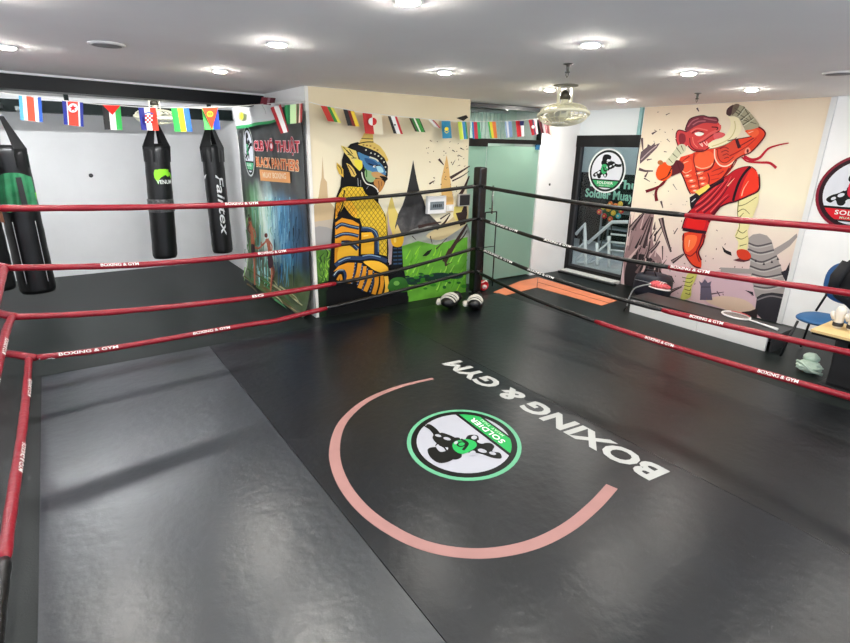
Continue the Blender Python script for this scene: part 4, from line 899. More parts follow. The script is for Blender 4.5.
# ---------------------------------------------------------------- banner on the side of the pillar, X = 2.31
XB = 2.29
ban = thing('wall_banner', (XB, 7, 0), 'tall dark club banner with red lettering over a painted waterfall on the pillar side', 'banner')
BY0, BY1 = 8.02, 5.60
def curve_x(z): return XB-.0 if z > .45 else XB-.12*((.45-z)/.45)**2
def fnb(u, v, h):
    "u 0..1 left to right, v height above the floor"
    wv = .012*math.sin(u*19+v*2)+.01*math.sin(u*7-v*3)
    return Vector((curve_x(v)-.012-h-abs(wv), BY0+(BY1-BY0)*u, v))
def fnpx(px, py, h):
    p = at(px, py, 'x', XB)
    for _ in range(8): p = at(px, py, 'x', curve_x(max(p.z, 0)))
    return Vector((curve_x(max(0, p.z))-.03-h, p.y, max(.012, p.z)))
def banner_mat():
    m = bpy.data.materials.new('printed_vinyl'); m.use_nodes = True; nt = m.node_tree; b = nt.nodes['Principled BSDF']; b.inputs['Roughness'].default_value = .35
    g = nt.nodes.new('ShaderNodeNewGeometry'); sp = nt.nodes.new('ShaderNodeSeparateXYZ'); nt.links.new(g.outputs['Position'], sp.inputs[0])
    mp = nt.nodes.new('ShaderNodeMapping'); mp.inputs['Scale'].default_value = (1, 5, .9); nt.links.new(g.outputs['Position'], mp.inputs[0])
    n = nt.nodes.new('ShaderNodeTexNoise'); n.inputs['Scale'].default_value = 2.2; n.inputs['Detail'].default_value = 8; n.inputs['Roughness'].default_value = .65; nt.links.new(mp.outputs[0], n.inputs[0])
    # across: green | pale waterfall | blue | dark
    ad = nt.nodes.new('ShaderNodeMath'); ad.operation = 'MULTIPLY_ADD'; ad.inputs[1].default_value = 1.0; nt.links.new(n.outputs['Fac'], ad.inputs[0]); nt.links.new(sp.outputs['Y'], ad.inputs[2])
    mr = nt.nodes.new('ShaderNodeMapRange'); mr.inputs[1].default_value = BY1+.5; mr.inputs[2].default_value = BY0+.5; nt.links.new(ad.outputs[0], mr.inputs[0])
    cr = nt.nodes.new('ShaderNodeValToRGB'); e = cr.color_ramp.elements
    e[0].color = lin((30, 40, 52))+(1,); e[0].position = .02; e[1].color = lin((44, 58, 40))+(1,); e[1].position = .98
    for p, c in ((.14, (44, 88, 122)), (.35, (84, 150, 190)), (.50, (190, 232, 236)), (.64, (236, 250, 238)), (.76, (130, 186, 140)), (.88, (64, 110, 62))):
        k = e.new(p); k.color = lin(c)+(1,)
    nt.links.new(mr.outputs[0], cr.inputs[0])
    # down: charcoal above, painting, green-brown rocks at the foot
    n2 = nt.nodes.new('ShaderNodeTexNoise'); n2.inputs['Scale'].default_value = 3; n2.inputs['Detail'].default_value = 5; nt.links.new(g.outputs['Position'], n2.inputs[0])
    a2 = nt.nodes.new('ShaderNodeMath'); a2.operation = 'MULTIPLY_ADD'; a2.inputs[1].default_value = .5; nt.links.new(n2.outputs['Fac'], a2.inputs[0]); nt.links.new(sp.outputs['Z'], a2.inputs[2])
    up = nt.nodes.new('ShaderNodeMapRange'); up.inputs[1].default_value = 1.45; up.inputs[2].default_value = 1.75; nt.links.new(a2.outputs[0], up.inputs[0])
    lo = nt.nodes.new('ShaderNodeMapRange'); lo.inputs[1].default_value = .62; lo.inputs[2].default_value = .9; nt.links.new(a2.outputs[0], lo.inputs[0])
    m1 = nt.nodes.new('ShaderNodeMix'); m1.data_type = 'RGBA'; nt.links.new(lo.outputs[0], m1.inputs[0]); m1.inputs[6].default_value = lin((66, 84, 50))+(1,); nt.links.new(cr.outputs[0], m1.inputs[7])
    m2_ = nt.nodes.new('ShaderNodeMix'); m2_.data_type = 'RGBA'; nt.links.new(up.outputs[0], m2_.inputs[0]); nt.links.new(m1.outputs[2], m2_.inputs[6]); m2_.inputs[7].default_value = lin((66, 70, 70))+(1,)
    nt.links.new(m2_.outputs[2], b.inputs['Base Color']); return m
b = MB(); vs = []; fs = []; NU, NV = 40, 50
for i in range(NV+1):
    for j in range(NU+1): vs.append(fnb(j/NU, .014+(2.36-.014)*(i/NV), 0))
for i in range(NV):
    for j in range(NU): a = i*(NU+1)+j; fs.append([a, a+NU+1, a+NU+2, a+1])
b.add(vs, fs, banner_mat(), True); sheet = b.build('sheet', ban)
b = MB(); b.tube([fnb(0, .02+.0467*i*1, .004) for i in range(51)], .011, mat((226, 226, 222), .6), 6); b.tube([fnb(1, .02+.0467*i, .0) for i in range(51)], .006, mat((20, 20, 22), .6), 6); b.build('hem', ban)
# emblem and lettering: set in the plane of the banner
def onb(y, z, h=.0): return Vector((XB-.036-h, y, z))
e = Paint(lambda x, y, h: onb(7.50-x*.235, 1.86+y*.33, h), .0004); 
soldier_logo(e, (40, 46, 44), (80, 190, 130), (226, 232, 228)); e.mb.build('emblem', sheet)
rw = mat((238, 210, 214), .5); rr_ = mat((206, 30, 54), .5)
def bline(name, txt, pl, pr, ztop, zbot, col, edge, bold):
    ym_ = (pl+pr)/2; yl = at(pl, (ztop+zbot)/2, 'x', XB-.036).y; yr = at(pr, (ztop+zbot)/2, 'x', XB-.036).y; ztop = at(ym_, ztop, 'x', XB-.036).z; zbot = at(ym_, zbot, 'x', XB-.036).z; b = MB()
    put_text(b, txt, lambda x, y: onb(yl-x, zbot+y, 0), yl-yr, ztop-zbot, mat(edge, .5), bold=bold+.035)
    put_text(b, txt, lambda x, y: onb(yl-.012-x, zbot+.008+y, .003), yl-yr-.024, ztop-zbot-.016, mat(col, .5), bold=bold-.01)
    b.build(name, sheet)
bline('title_lettering', 'CLB VÕ THUẬT', 253.5, 300, 136.6, 155, (208, 34, 58), (244, 216, 220), .03)
bline('name_lettering', 'BLACK PANTHERS', 256, 299, 158, 169.5, (226, 120, 60), (250, 222, 186), .03)
b = MB(); yl = at(260, 175, 'x', XB-.036).y; yr = at(290, 176, 'x', XB-.036).y; zA = at(260, 169.5, 'x', XB-.036).z; zB = at(260, 180.5, 'x', XB-.036).z; zC = at(290, 172, 'x', XB-.036).z; zD = at(290, 183, 'x', XB-.036).z
b.add([onb(yl, zA), onb(yr, zC), onb(yr, zD), onb(yl, zB)], [[0, 1, 2, 3]], mat((236, 164, 100), .5))
put_text(b, 'MUAY BOXING', lambda x, y: onb(yl-.12-x, zB+.04+y+(zD-zB)*(x+.12)/(yl-yr), .003), yl-yr-.24, .07, mat((250, 224, 190), .5), bold=.03); b.build('box_lettering', sheet)
# the two painted fighters and ground strokes
q = Paint(fnpx, .0006)
for P, w_, c in (([(262, 294), (276, 305), (300, 320)], 2.2, (64, 130, 70)), ([(248, 284), (258, 296), (275, 312)], 2.5, (74, 100, 50)), ([(262, 284), (278, 296), (302, 314)], 3, (110, 96, 60)), ([(268, 280), (285, 291), (305, 305)], 1.5, (190, 190, 150)), ([(255, 286), (270, 300)], 1, (206, 214, 190)), ([(260, 276), (268, 284), (282, 292)], 3, (70, 80, 44))): q.stroke(P, w_, c, 1)
for k in range(110):
    x = rnd.uniform(249, 304); y = rnd.uniform(196, 272); L = rnd.uniform(8, 26)
    if x < 257: c = rnd.choice([(70, 120, 70), (110, 156, 90), (44, 80, 50), (150, 190, 120)])
    elif x < 277: c = rnd.choice([(220, 244, 240), (176, 222, 224), (130, 190, 190), (190, 226, 200), (110, 170, 150)])
    elif x < 297: c = rnd.choice([(60, 120, 160), (100, 166, 196), (44, 90, 130), (150, 200, 216), (36, 70, 100)])
    else: c = rnd.choice([(34, 52, 70), (50, 70, 84), (26, 36, 44)])
    q.stroke([(x, y), (x+rnd.uniform(-1, 1), y+L*.5), (x+rnd.uniform(-1.5, 1.5), min(286, y+L))], rnd.uniform(.5, 1.5), c, .3)
for k in range(40):
    x = rnd.uniform(250, 300); y = 272+(x-250)*.6+rnd.uniform(-12, 8)
    q.stroke([(x, y), (x+6, y+4), (x+rnd.uniform(9, 15), y+9)], rnd.uniform(.6, 1.8), rnd.choice([(70, 100, 50), (120, 110, 70), (40, 60, 36), (60, 130, 80), (90, 76, 50), (180, 180, 140)]), .4)
sk = (168, 96, 70); sd = (96, 50, 40)
# left fighter
q.stroke([(258.8, 221), (260, 229), (261.6, 238)], 3.0, sk, 3.4); q.stroke([(261.4, 238), (261.8, 246)], 4, sk, 3.4)
q.stroke([(262.4, 247), (263, 262), (263.6, 284)], 2.6, sk, 1.2); q.stroke([(262.6, 246), (267.5, 247.5), (272, 243.6), (275.4, 241)], 2.4, sk, 1.3)
q.stroke([(258.6, 223), (257, 229), (259.8, 233)], 1.3, sd, 1); q.stroke([(260.6, 226), (264, 231), (264.6, 237)], 1.4, sk, 1); q.ell(258.6, 218.6, 1.5, 2.1, sd, 12); q.stroke([(257.4, 215.5), (258.4, 214)], 1.2, (40, 26, 24), .5, smooth=False)
# right fighter
q.stroke([(276.6, 238), (278.6, 245), (279.6, 255)], 3.6, sk, 3.2); q.stroke([(275.6, 240), (271.6, 245), (270.6, 241)], 1.4, sk, 1); q.stroke([(278.8, 240), (281.8, 245), (281.4, 250)], 1.5, sk, 1)
q.stroke([(279.4, 262), (281.4, 271), (280.2, 290)], 2.4, sk, 1.2); q.stroke([(281.4, 262), (283.6, 270), (282, 279), (281.4, 286)], 2.2, sd, 1)
q.ell(276, 234.6, 1.6, 2.3, sd, 12); q.poly([(277.6, 254), (281.8, 254), (283.4, 263), (280.6, 267), (278, 265)], (60, 34, 44), True); q.poly([(260.2, 244), (263.6, 244), (264, 251), (261, 252)], (46, 34, 40), True)
q.mb.build('painted_fighters', sheet)
# big white flag with a green border over the banner top
def cloth(t, name, P, cols, depth=lambda u, v: 0, nu=24, nv=8, ax='x', val=2.2, M=None):
    "flag from 4 pixel corners (tl, tr, br, bl) on a plane; cols = list of (width, colour) stripes left to right"
    C = [at(*p, ax, val) for p in P]; tot = sum(c[0] for c in cols); b = MB()
    nrm = Vector((-1, 0, 0)) if ax == 'x' else Vector((0, -1, 0))
    vs = []
    for i in range(nv+1):
        for j in range(nu+1):
            u, v = j/nu, i/nv; p = C[0].lerp(C[1], u).lerp(C[3].lerp(C[2], u), v); vs.append(p+nrm*depth(u, v))
    for i in range(nv):
        for j in range(nu):
            a = i*(nu+1)+j; s = (j+.5)/nu*tot; k = 0; acc = cols[0][0]
            while s > acc and k < len(cols)-1: k += 1; acc += cols[k][0]
            if a == 0 and i == 0: pass
            col = cols[k][1]
            if callable(col): col = col((j+.5)/nu, (i+.5)/nv)
            mi = b.m(mat(col, .65)); b.f.append([a, a+1, a+nu+2, a+nu+1]); b.mi.append(mi); b.sm.append(True)
    b.v = [Vector(v) for v in vs]
    return b, C, nrm
t = thing('hanging_flag', at(250, 118, 'x', 2.18), 'large white flag with yellow emblem and green lower edge draped over the dark banner', 'flag')
b, C, nr = cloth(t, 'cloth', [(231, 107), (277, 103), (279, 121.5), (236.5, 129.5)], [(1, lambda u, v: (60, 168, 104) if v > .86 else (236, 238, 238))], lambda u, v: .02*math.sin(u*14), 30, 14, 'x', 2.18)
b.build('cloth', t)
q = Paint(on_x(2.15), .0004); q.ell(241, 116, 2.8, 4.6, (222, 236, 150), 16); q.ell(241.6, 116, 1.6, 3.3, (236, 222, 60), 14); q.stroke([(262, 105), (265, 110), (266, 114)], .5, (190, 190, 190)); q.mb.build('emblem', t)
# ---------------------------------------------------------------- bunting
RED = (214, 34, 40); GRN = (34, 150, 70); BLU = (30, 60, 160); YEL = (246, 220, 40); WHT = (240, 240, 240); BLK = (22, 22, 24)
def sa(px, py, d0=.8): # skewed stripe helper unused
    return None
FL = []
def flag(P, cols, label, plane, val, extra=None, group=None, name='bunting_flag', tilt=.0):
    ph = rnd.uniform(0, 6)
    C0 = at(*P[0], plane, val)
    t = thing(name, C0, label, 'flag')
    b, C, nr = cloth(t, 'cloth', P, cols, lambda u, v: .012*math.sin(u*6+ph)+.015*v, 24, 12, plane, val)
    cl_ = b.build('cloth', t)
    if extra:
        q = Paint(on_x(val-.03) if plane == 'x' else on_y(val-.035), .0004); extra(q); q.mb.build('flag_emblem', cl_)
    return t
YF = 5.45
def nk(q): q.ell(73, 108, 5, 4.6, WHT, 20); star(q, 73, 108, 4, RED)
def star(q, x, y, r, c):
    P = []
    for k in range(10):
        a = -PI/2+k*PI/5; rr = r if k % 2 == 0 else r*.42; P.append((x+rr*math.cos(a), y+rr*math.sin(a)))
    q.poly(P, c)
flag([(18.6, 95.6), (41, 97.2), (43, 122), (20.5, 120)], [(1, (90, 170, 220)), (1, WHT), (1.7, (232, 84, 60)), (1, WHT), (1, (36, 90, 190))], 'flag of light blue, white, orange-red, white and blue stripes, first from the left', 'y', YF)
flag([(62, 100.6), (83, 102.5), (83.6, 127), (64, 124.5)], [(.9, (34, 50, 150)), (.25, WHT), (2.5, (226, 60, 40)), (.25, WHT), (.9, (34, 50, 150))], 'red flag with blue edges and a red star in a white disc', 'y', YF, nk)
flag([(102, 105), (120.5, 105.6), (122.5, 130), (104.5, 129.6)], [(1, BLK), (1, WHT), (1, (40, 180, 80))], 'black, white and green flag with a red triangle at the top', 'y', YF, lambda q: q.poly([(102.5, 105), (120.5, 105.4), (112.4, 115)], (222, 44, 36)))
def cro(q):
    for i in range(4):
        for j in range(4): q.poly([(145+i*1.9, 115+j*2.0), (146.9+i*1.9, 115+j*2.0), (146.9+i*1.9, 117+j*2.0), (145+i*1.9, 117+j*2.0)], RED if (i+j) % 2 == 0 else WHT); q.h -= q.step
    q.up(); q.stroke([(144.5, 114), (148.8, 112.6), (153, 114)], 1.2, (60, 100, 190))
flag([(138, 107.6), (155.5, 107.8), (158.5, 130.8), (141, 130)], [(1, (34, 44, 150)), (1, WHT), (1, (232, 70, 50))], 'blue, white and red flag with a small chequered shield', 'y', YF, cro)
flag([(171, 108), (189, 107.8), (192.4, 131.6), (174.6, 131.6)], [(1, (60, 200, 90)), (1, (240, 226, 30)), (1, (40, 110, 200))], 'green, yellow and blue striped flag left of the third hanging bag', 'y', YF)
def eri(q): q.poly([(202.3, 108), (218, 107.4), (212, 129.6)], (230, 70, 40)); q.ell(210, 114, 3.2, 3, (238, 190, 50), 16); q.ell(210, 114, 2, 1.9, (230, 80, 40), 14); q.stroke([(210, 111.5), (210, 117)], .6, (238, 190, 50))
flag([(202, 108), (218, 107.4), (220.2, 129.4), (204.6, 129.8)], [(1.2, (90, 200, 100)), (1, (36, 70, 180))], 'green and blue flag with a red triangle and yellow wreath', 'y', YF, eri)
# crowded corner above the banner
flag([(271, 108), (281, 104), (290.5, 131), (283, 134)], [(1, (186, 34, 44)), (1, WHT), (1, (186, 34, 44))], 'red, white and red ribbon-like flag hanging over the large white flag', 'x', 2.10)
flag([(283.5, 105.5), (297.5, 104), (298.5, 123), (285.5, 125)], [(1, (40, 160, 90)), (.5, (30, 120, 70)), (1, (190, 224, 170)), (.3, (30, 130, 70))], 'green flag with a pale patch in the corner over the banner', 'x', 2.12)
flag([(297.4, 104), (304.6, 102.6), (305, 121), (299, 123.4)], [(1, (120, 60, 60)), (.6, (220, 180, 170)), (.8, (150, 50, 50)), (.8, (70, 60, 60)), (.6, (200, 180, 170)), (.8, BLK)], 'dark red, white and black striped flag at the pillar edge over the banner', 'x', 2.14)
flag([(262, 97), (276, 98), (274, 106), (260, 104)], [(1, (110, 30, 44)), (.4, (150, 110, 120)), (1, (90, 24, 36))], 'dark red flag bunched on the black beam above the large white flag', 'y', 6.3)
# on the guardian mural
YM = 5.44
flag([(321, 105.5), (334, 107.8), (341, 123), (327.6, 121)], [(1.2, (200, 50, 36)), (.9, (50, 140, 60)), (.9, (230, 226, 90))], 'red, green and yellow flag, first on the guardian mural', 'y', YM)
flag([(343, 109.3), (354, 111), (359, 126.6), (347, 125.6)], [(1.1, (24, 20, 22)), (.9, (130, 30, 30)), (.9, (236, 200, 50))], 'black, dark red and yellow flag left of the guardian headdress', 'y', YM)
flag([(362, 113), (381, 114.6), (382.4, 134.6), (364, 133.6)], [(1, (196, 40, 40)), (.9, (228, 218, 190))], 'red and white flag with a two-tone disc over the guardian headdress', 'y', YM, lambda q: (q.ell(372.4, 121.5, 4.2, 4, (238, 236, 228), 18), q.poly([(372.6, 117.5)]+[(372.6+4.2*math.cos(a), 121.5+4*math.sin(a)) for a in [(-PI/2+k*PI/8) for k in range(9)]], (196, 40, 40))))
flag([(388, 116), (397, 116.6), (402.4, 134.2), (393.2, 133.4)], [(1, (18, 18, 20)), (1, (240, 240, 236)), (1, (206, 34, 50))], 'black, white and red flag above the black temple spire', 'y', YM, lambda q: q.ell(394.9, 124.8, .9, .9, (20, 20, 20), 10))
flag([(408.6, 118), (419, 118.4), (424.4, 132.4), (414, 131.4)], [(.8, (60, 26, 20)), (.9, (40, 120, 50)), (.4, (236, 240, 220)), (.9, (50, 140, 50)), (.3, (20, 60, 20))], 'dark green flag with white stripe on the guardian mural', 'y', YM)
flag([(428.6, 119.6), (434, 120), (440.4, 128.2), (434, 127)], [(1, (236, 232, 226)), (.5, (44, 50, 110)), (.4, WHT), (.5, (190, 50, 60))], 'small folded white, navy and red flag on the guardian mural', 'y', YM)
flag([(441.8, 121), (450.6, 121.2), (451.4, 138.2), (442.2, 138.4)], [(1, (40, 140, 180))], 'light blue flag with a yellow sun on the guardian mural', 'y', YM, lambda q: (q.ell(446.6, 129, 2, 2, (240, 220, 60), 14), q.stroke([(444.4, 131), (446.6, 133), (448.8, 131)], .7, (240, 220, 60))))
flag([(457.6, 121.6), (466.4, 121.8), (467.4, 139), (459, 139.4)], [(.9, (200, 224, 70)), (.5, (230, 240, 120)), (1, (60, 140, 200)), (.3, (50, 150, 90))], 'yellow-green and blue flag at the right end of the guardian mural', 'y', YM)
# in front of the glass transom
YG = 5.46
for P, c, l in (([(471.4, 122), (479.4, 122), (479.8, 138.6), (471.8, 139)], [(1, (60, 140, 200)), (1, (216, 50, 70)), (1, (50, 170, 110))], 'blue, red and green flag, first before the glass transom'),
                ([(487, 121.8), (495, 121.6), (496, 138), (489, 138.4)], [(1, (50, 180, 90)), (1, (236, 226, 60)), (1, (240, 130, 60))], 'green, yellow and orange flag before the glass transom'),
                ([(504, 121.6), (511, 121.2), (511.4, 137), (505, 138)], [(1, (150, 180, 214)), (1, (226, 232, 240)), (1, (130, 160, 200))], 'pale blue and white flag before the glass transom'),
                ([(516, 121), (524, 120.6), (523.6, 136), (517, 137)], [(1, (220, 40, 50)), (1, WHT)], 'red and white flag with a dark corner before the glass transom'),
                ([(528.8, 120), (537, 119), (538, 134), (531.4, 135.4)], [(.8, (210, 34, 50)), (.9, (40, 30, 70)), (.5, (200, 40, 60)), (.6, WHT)], 'red and navy flag with a white dot near the white column'),
                ([(538.6, 119.4), (545, 119), (547, 134), (541, 133)], [(1, (100, 26, 40)), (.7, (226, 214, 214)), (1, (110, 30, 44))], 'dark red and white flag by the corner of the white column'),
                ([(546, 119.6), (552, 119.6), (551.4, 138), (547, 133)], [(1, (140, 80, 80)), (.8, (190, 150, 140)), (1, (100, 60, 60))], 'brownish red flag, last of the string on the white column')):
    ex = (lambda q: q.poly([(519.6, 121), (524, 120.7), (523.8, 125.4), (519.8, 125.6)], (30, 36, 90))) if 'dark corner' in l else ((lambda q: q.ell(533, 127, 1.6, 1.8, WHT, 12)) if 'white dot' in l else None)
    flag(P, c, l, 'y', YG, ex)
b = MB(); wm = mat((232, 232, 228), .6)
Pn = [at(x, y, 'y', YF+.01) for x, y in ((-40, 88), (0, 92.5), (20, 95.4), (41, 97.8), (62, 100.4), (84, 102.8), (102, 104.6), (121, 105.6), (138, 107), (156, 107.6), (171, 107.8), (189, 107.6), (202, 107.6), (219, 107), (233, 106.6))]
Pn.append(at(265, 104, 'x', 2.14))
Pn.append(at(300, 101, 'x', 2.16)); Pn += [at(x, y, 'y', YM+.005) for x, y in ((309, 102), (321, 105.2), (342, 108.6), (362, 112.6), (382, 114.6), (398, 116.4), (419, 118.2), (434, 119.8), (451, 121), (467, 121.4), (480, 121.6), (511, 121), (538, 119), (556, 117))]
b.tube(Pn, .004, wm, 6); b.build('bunting_line', label='thin white string carrying the flags from the left edge to the white column', cat='string')
# ---------------------------------------------------------------- hanging bags
RAILZ = 2.28
def punch_bag(px_top, px_bot, Y, r, zt, zb, label, tilt=0., shade=(20, 20, 22), tape=None):
    pt_, pb_ = at(px_top[0], px_top[1], 'y', Y), at(px_bot[0], px_bot[1], 'y', Y)
    cx = (pt_.x+pb_.x)/2
    t = thing('punching_bag', (cx, Y, zb), label, 'punching bag', 'hanging bags')
    vin = mat(tuple(v*.55 for v in shade), .38, noise=.15, bump=.25, bscale=12)
    b = MB(); T = Matrix.Translation((cx, Y, 0)); h = zt-zb; T[0][2] = tilt; T[0][3] = cx-tilt*(zb+h*.0)
    SX = lambda z: tilt*(z-zb)
    prof = [(r*.55, zb), (r*.9, zb+.012), (r, zb+.05)]
    n = 16
    for k in range(n+1):
        z = zb+.06+(h-.16)*k/n; prof.append((r*(1+.012*math.sin(k*2.1)-.02*(k/n)), z))
    prof += [(r*.95, zt-.06), (r*.84, zt-.02), (r*.6, zt)]
    b.lathe(prof, vin, T, 32); body = b.build('body', t)
    b = MB(); top = Vector((cx, yb, RAILZ-.0)) if False else Vector((cx, Y, RAILZ+.0))
    for a in (PI*.25, PI*.75, PI*1.25, PI*1.75):
        c, q = math.cos(a)*r*.93, math.sin(a)*r*.93
        P = [(cx+c+SX(z_), Y+q, z_) for c, q, z_ in ((c, q, zt-.24), (c*1.03, q*1.03, zt-.04), (c*.6, q*.6, zt+.13), (c*.15, q*.15, zt+.30))]
        tx = Vector((-math.sin(a), math.cos(a), 0))
        vs = []
        for p, w_ in zip(P, (.075, .08, .05, .028)): vs += [Vector(p)-tx*w_, Vector(p)+tx*w_]
        inn = [v-Vector((c, q, 0)).normalized()*.006 for v in vs]; m = len(vs)
        vs2 = vs+inn; fs = []
        for i in range(3): k = 2*i; fs += [[k, k+1, k+3, k+2], [m+k, m+k+2, m+k+3, m+k+1], [k, k+2, m+k+2, m+k], [k+1, m+k+1, m+k+3, k+3]]
        b.add(vs2, fs, vin)
        b.build('strap', t); b = MB()
    b = MB(); st = mat((150, 150, 150), .3, .9)
    b.tube([(cx+SX(zt+.3)+.02*math.cos(a), Y, zt+.31+.025*math.sin(a)) for a in [k*PI/6 for k in range(12)]], .005, st, 6, closed=True)
    b.tube([(cx+SX(zt+.3), Y, zt+.33), (cx+SX(zt+.3), Y, RAILZ)], .008, st, 8); b.build('hanger', t)
    return t, cx, body
def around(cx, Y, r, ang0):
    "label printed on the round side of a bag: x along the girth, y up"
    def fn(x, y):
        a = ang0+x/r; return Vector((cx+math.sin(a)*r, Y-math.cos(a)*r, y))
    return fn
YBG = yb
t, cx, body = punch_bag((151, 140), (163, 257), YBG, .165, 1.94, .35, 'black hanging bag with a bright green animal head print and tape round its middle', tilt=.055)
cx += .055*1.1
fa = math.atan2(0-cx, YBG)   # the side of the bag that faces the ring
fnv = around(cx, YBG, .168, fa+.38)
b = MB(); gm = mat((140, 220, 40), .5)
shape = [(-.115, 1.565), (-.10, 1.60), (-.05, 1.605), (0, 1.61), (.09, 1.60), (.125, 1.59), (.13, 1.50), (.115, 1.47), (.10, 1.52), (.06, 1.50), (.03, 1.53), (-.03, 1.50), (-.06, 1.47), (-.08, 1.40), (-.10, 1.46), (-.12, 1.50)]
v3 = [Vector((p[0], p[1], 0)) for p in shape]
# finely divided so that it follows the round side
rows = 10; colsn = 24
def in_shape(x, y): return inside((x, y), shape)
for i in range(40):
    for j in range(34):
        x0 = -.125+i*.0065; z0 = 1.39+j*.0066
        if in_shape(x0+.0032, z0+.0033): b.add([fnv(x0, z0), fnv(x0+.0065, z0), fnv(x0+.0065, z0+.0066), fnv(x0, z0+.0066)], [[0, 1, 2, 3]], gm)
put_text(b, 'VENUM', lambda x, y: around(cx, YBG, .1695, fa+.42)(x-.105, 1.41+y), .21, .055, mat((226, 232, 226), .5), bold=.02); b.build('print', body)
b = MB()
b.lathe([(.168, 1.02), (.1715, 1.03), (.170, 1.07), (.172, 1.11), (.170, 1.15), (.1715, 1.19), (.168, 1.20)], mat((92, 92, 92), .3, .4, noise=.6, scale=30, bump=1., bscale=40), Matrix.Translation((cx-.02, YBG, 0)), 32); b.build('tape_band', body, 'silver tape band')
t, cx, body = punch_bag((212, 140), (222, 253), YBG, .150, 1.94, .35, 'slim black hanging bag with white script lettering running down it', shade=(24, 24, 26))
fa = math.atan2(-cx, YBG); b = MB()
put_text(b, 'Fairtex', lambda x, y: around(cx, YBG, .154, fa+.05)(y-.0, 1.52-x), .88, .11, mat((236, 236, 236), .5), bold=.01, shear=.25)
b.build('print', body)
b = MB(); fq = around(cx, YBG, .153, fa-1.0)
b.add([fq(-.05, 1.50), fq(.03, 1.53), fq(.01, 1.49), fq(-.03, 1.45)], [[0, 1, 2, 3]], mat((236, 236, 236), .5)); b.build('mark', body)
t, cx1, body = punch_bag((8, 150), (37, 288), 7.7, .185, 1.90, .20, 'large black hanging bag with white piping under a green shirt at the left edge', shade=(18, 18, 22))
fa = math.atan2(-cx1, 7.7)
b = MB(); pm_ = mat((190, 190, 194), .5)
for da in (-.55, .65): b.tube([around(cx1, 7.7, .187, fa+da)(0, .35+.06*k) for k in range(13)], .004, pm_, 5)
b.build('piping', body)
b = MB(); q0 = around(cx1, 7.7, .189, fa+.95)
for k in range(24):
    a = 2*PI*k/24
put_text(b, 'V', lambda x, y: q0(x-.06, 1.20+y), .12, .18, mat((150, 226, 40), .5), bold=.08); b.build('print', body)
# the shirts
def drape(cxx, Y, r, a0, a1, ztop, zbot, name, label, cat, m1, stripe=None):
    t = thing(name, (cxx, Y-r, zbot), label, cat); b = MB(); NU, NV = 30, 14; vs = []; fs = []
    for i in range(NV+1):
        for j in range(NU+1):
            u, v = j/NU, i/NV; a = fa+a0+(a1-a0)*u; rr = r+.012+.010*math.sin(u*26+v*2)+.02*v*abs(math.sin(u*9))
            z = ztop+(zbot-ztop)*v-.05*math.sin(u*PI)*(1-v)*-1-.04*math.sin(u*7)*v
            vs.append((cxx+math.sin(a)*rr, Y-math.cos(a)*rr, z))
    for i in range(NV):
        for j in range(NU): k = i*(NU+1)+j; fs.append([k, k+1, k+NU+2, k+NU+1])
    b.add(vs, fs, m1, True); b.build('cloth', t)
    b = MB(); s_ = stripe or m1
    vs2 = []; 
    for i in range(NV+1):
        for u in (.55, .68): 
            a = fa+a0+(a1-a0)*u; v = i/NV; rr = r+.036+.02*v
            vs2.append((cxx+math.sin(a)*rr, Y-math.cos(a)*rr, ztop-.0+(zbot-ztop)*v))
    b.add(vs2, [[2*i, 2*i+1, 2*i+3, 2*i+2] for i in range(NV)], s_, True); b.build('trim_band', t)
    return t
drape(cx1, 7.7, .19, -.9, .9, 1.56, 1.22, 'shirt', 'green shirt hanging over the large bag at the left edge', 'shirt', mat((40, 122, 78), .5, noise=.3, scale=9), mat((18, 24, 22), .6))
t, cx2, body = punch_bag((-24, 150), (-12, 285), 7.35, .16, 1.75, .35, 'second black bag half cut by the left edge of the photo', shade=(20, 20, 24))
fa = math.atan2(-cx2, 7.35)
drape(cx2, 7.35, .16, -.9, 1.3, 1.45, 1.1, 'shirt', 'brown shirt hanging at the left edge beside the green shirt', 'shirt', mat((120, 74, 52), .6, noise=.3, scale=9), mat((60, 40, 34), .6))
# extension pieces of the rail to the ceiling
b = MB()
for x in (-1.6, .3, 2.0): b.box((x, yb, 2.478), (.05, .05, .125), mat((7, 18, 17), .6, spec=.15))
b.box((-.2, 8.03, 2.29), (.04, .6, .04), mat((60, 66, 66), .4)); b.box((cx1, 7.95, RAILZ+.045), (.05, .9, .04), mat((30, 34, 34), .4)); b.box((cx2, 7.80, RAILZ+.045), (.05, 1.2, .04), mat((30, 34, 34), .4))
b.build('bag_rail_bracket', label='dark steel brackets holding the bag rail to the ceiling', cat='bracket')
# a screw hole on the white wall and on the column
b = MB(); p = at(91, 175.5, 'y', Y1-.01); b.ball((p.x, Y1-.008, p.z), (.03, .012, .03), mat((30, 30, 30), .5), sub=2); b.ball((p.x, Y1-.02, p.z), (.012, .012, .012), mat((90, 90, 90), .4), sub=1); b.build('wall_hook', label='small dark hook on the bare white wall left of the bags', cat='hook')
b = MB(); p = at(550, 184.5, 'y', 5.83); b.ball((p.x, 5.836, p.z), (.02, .01, .02), mat((40, 40, 40), .5), sub=2); b.ball((p.x, 5.826, p.z), (.008, .010, .008), mat((110, 110, 110), .4), sub=1); b.build('wall_hook', label='small dark hook on the white column beside the glass door', cat='hook')
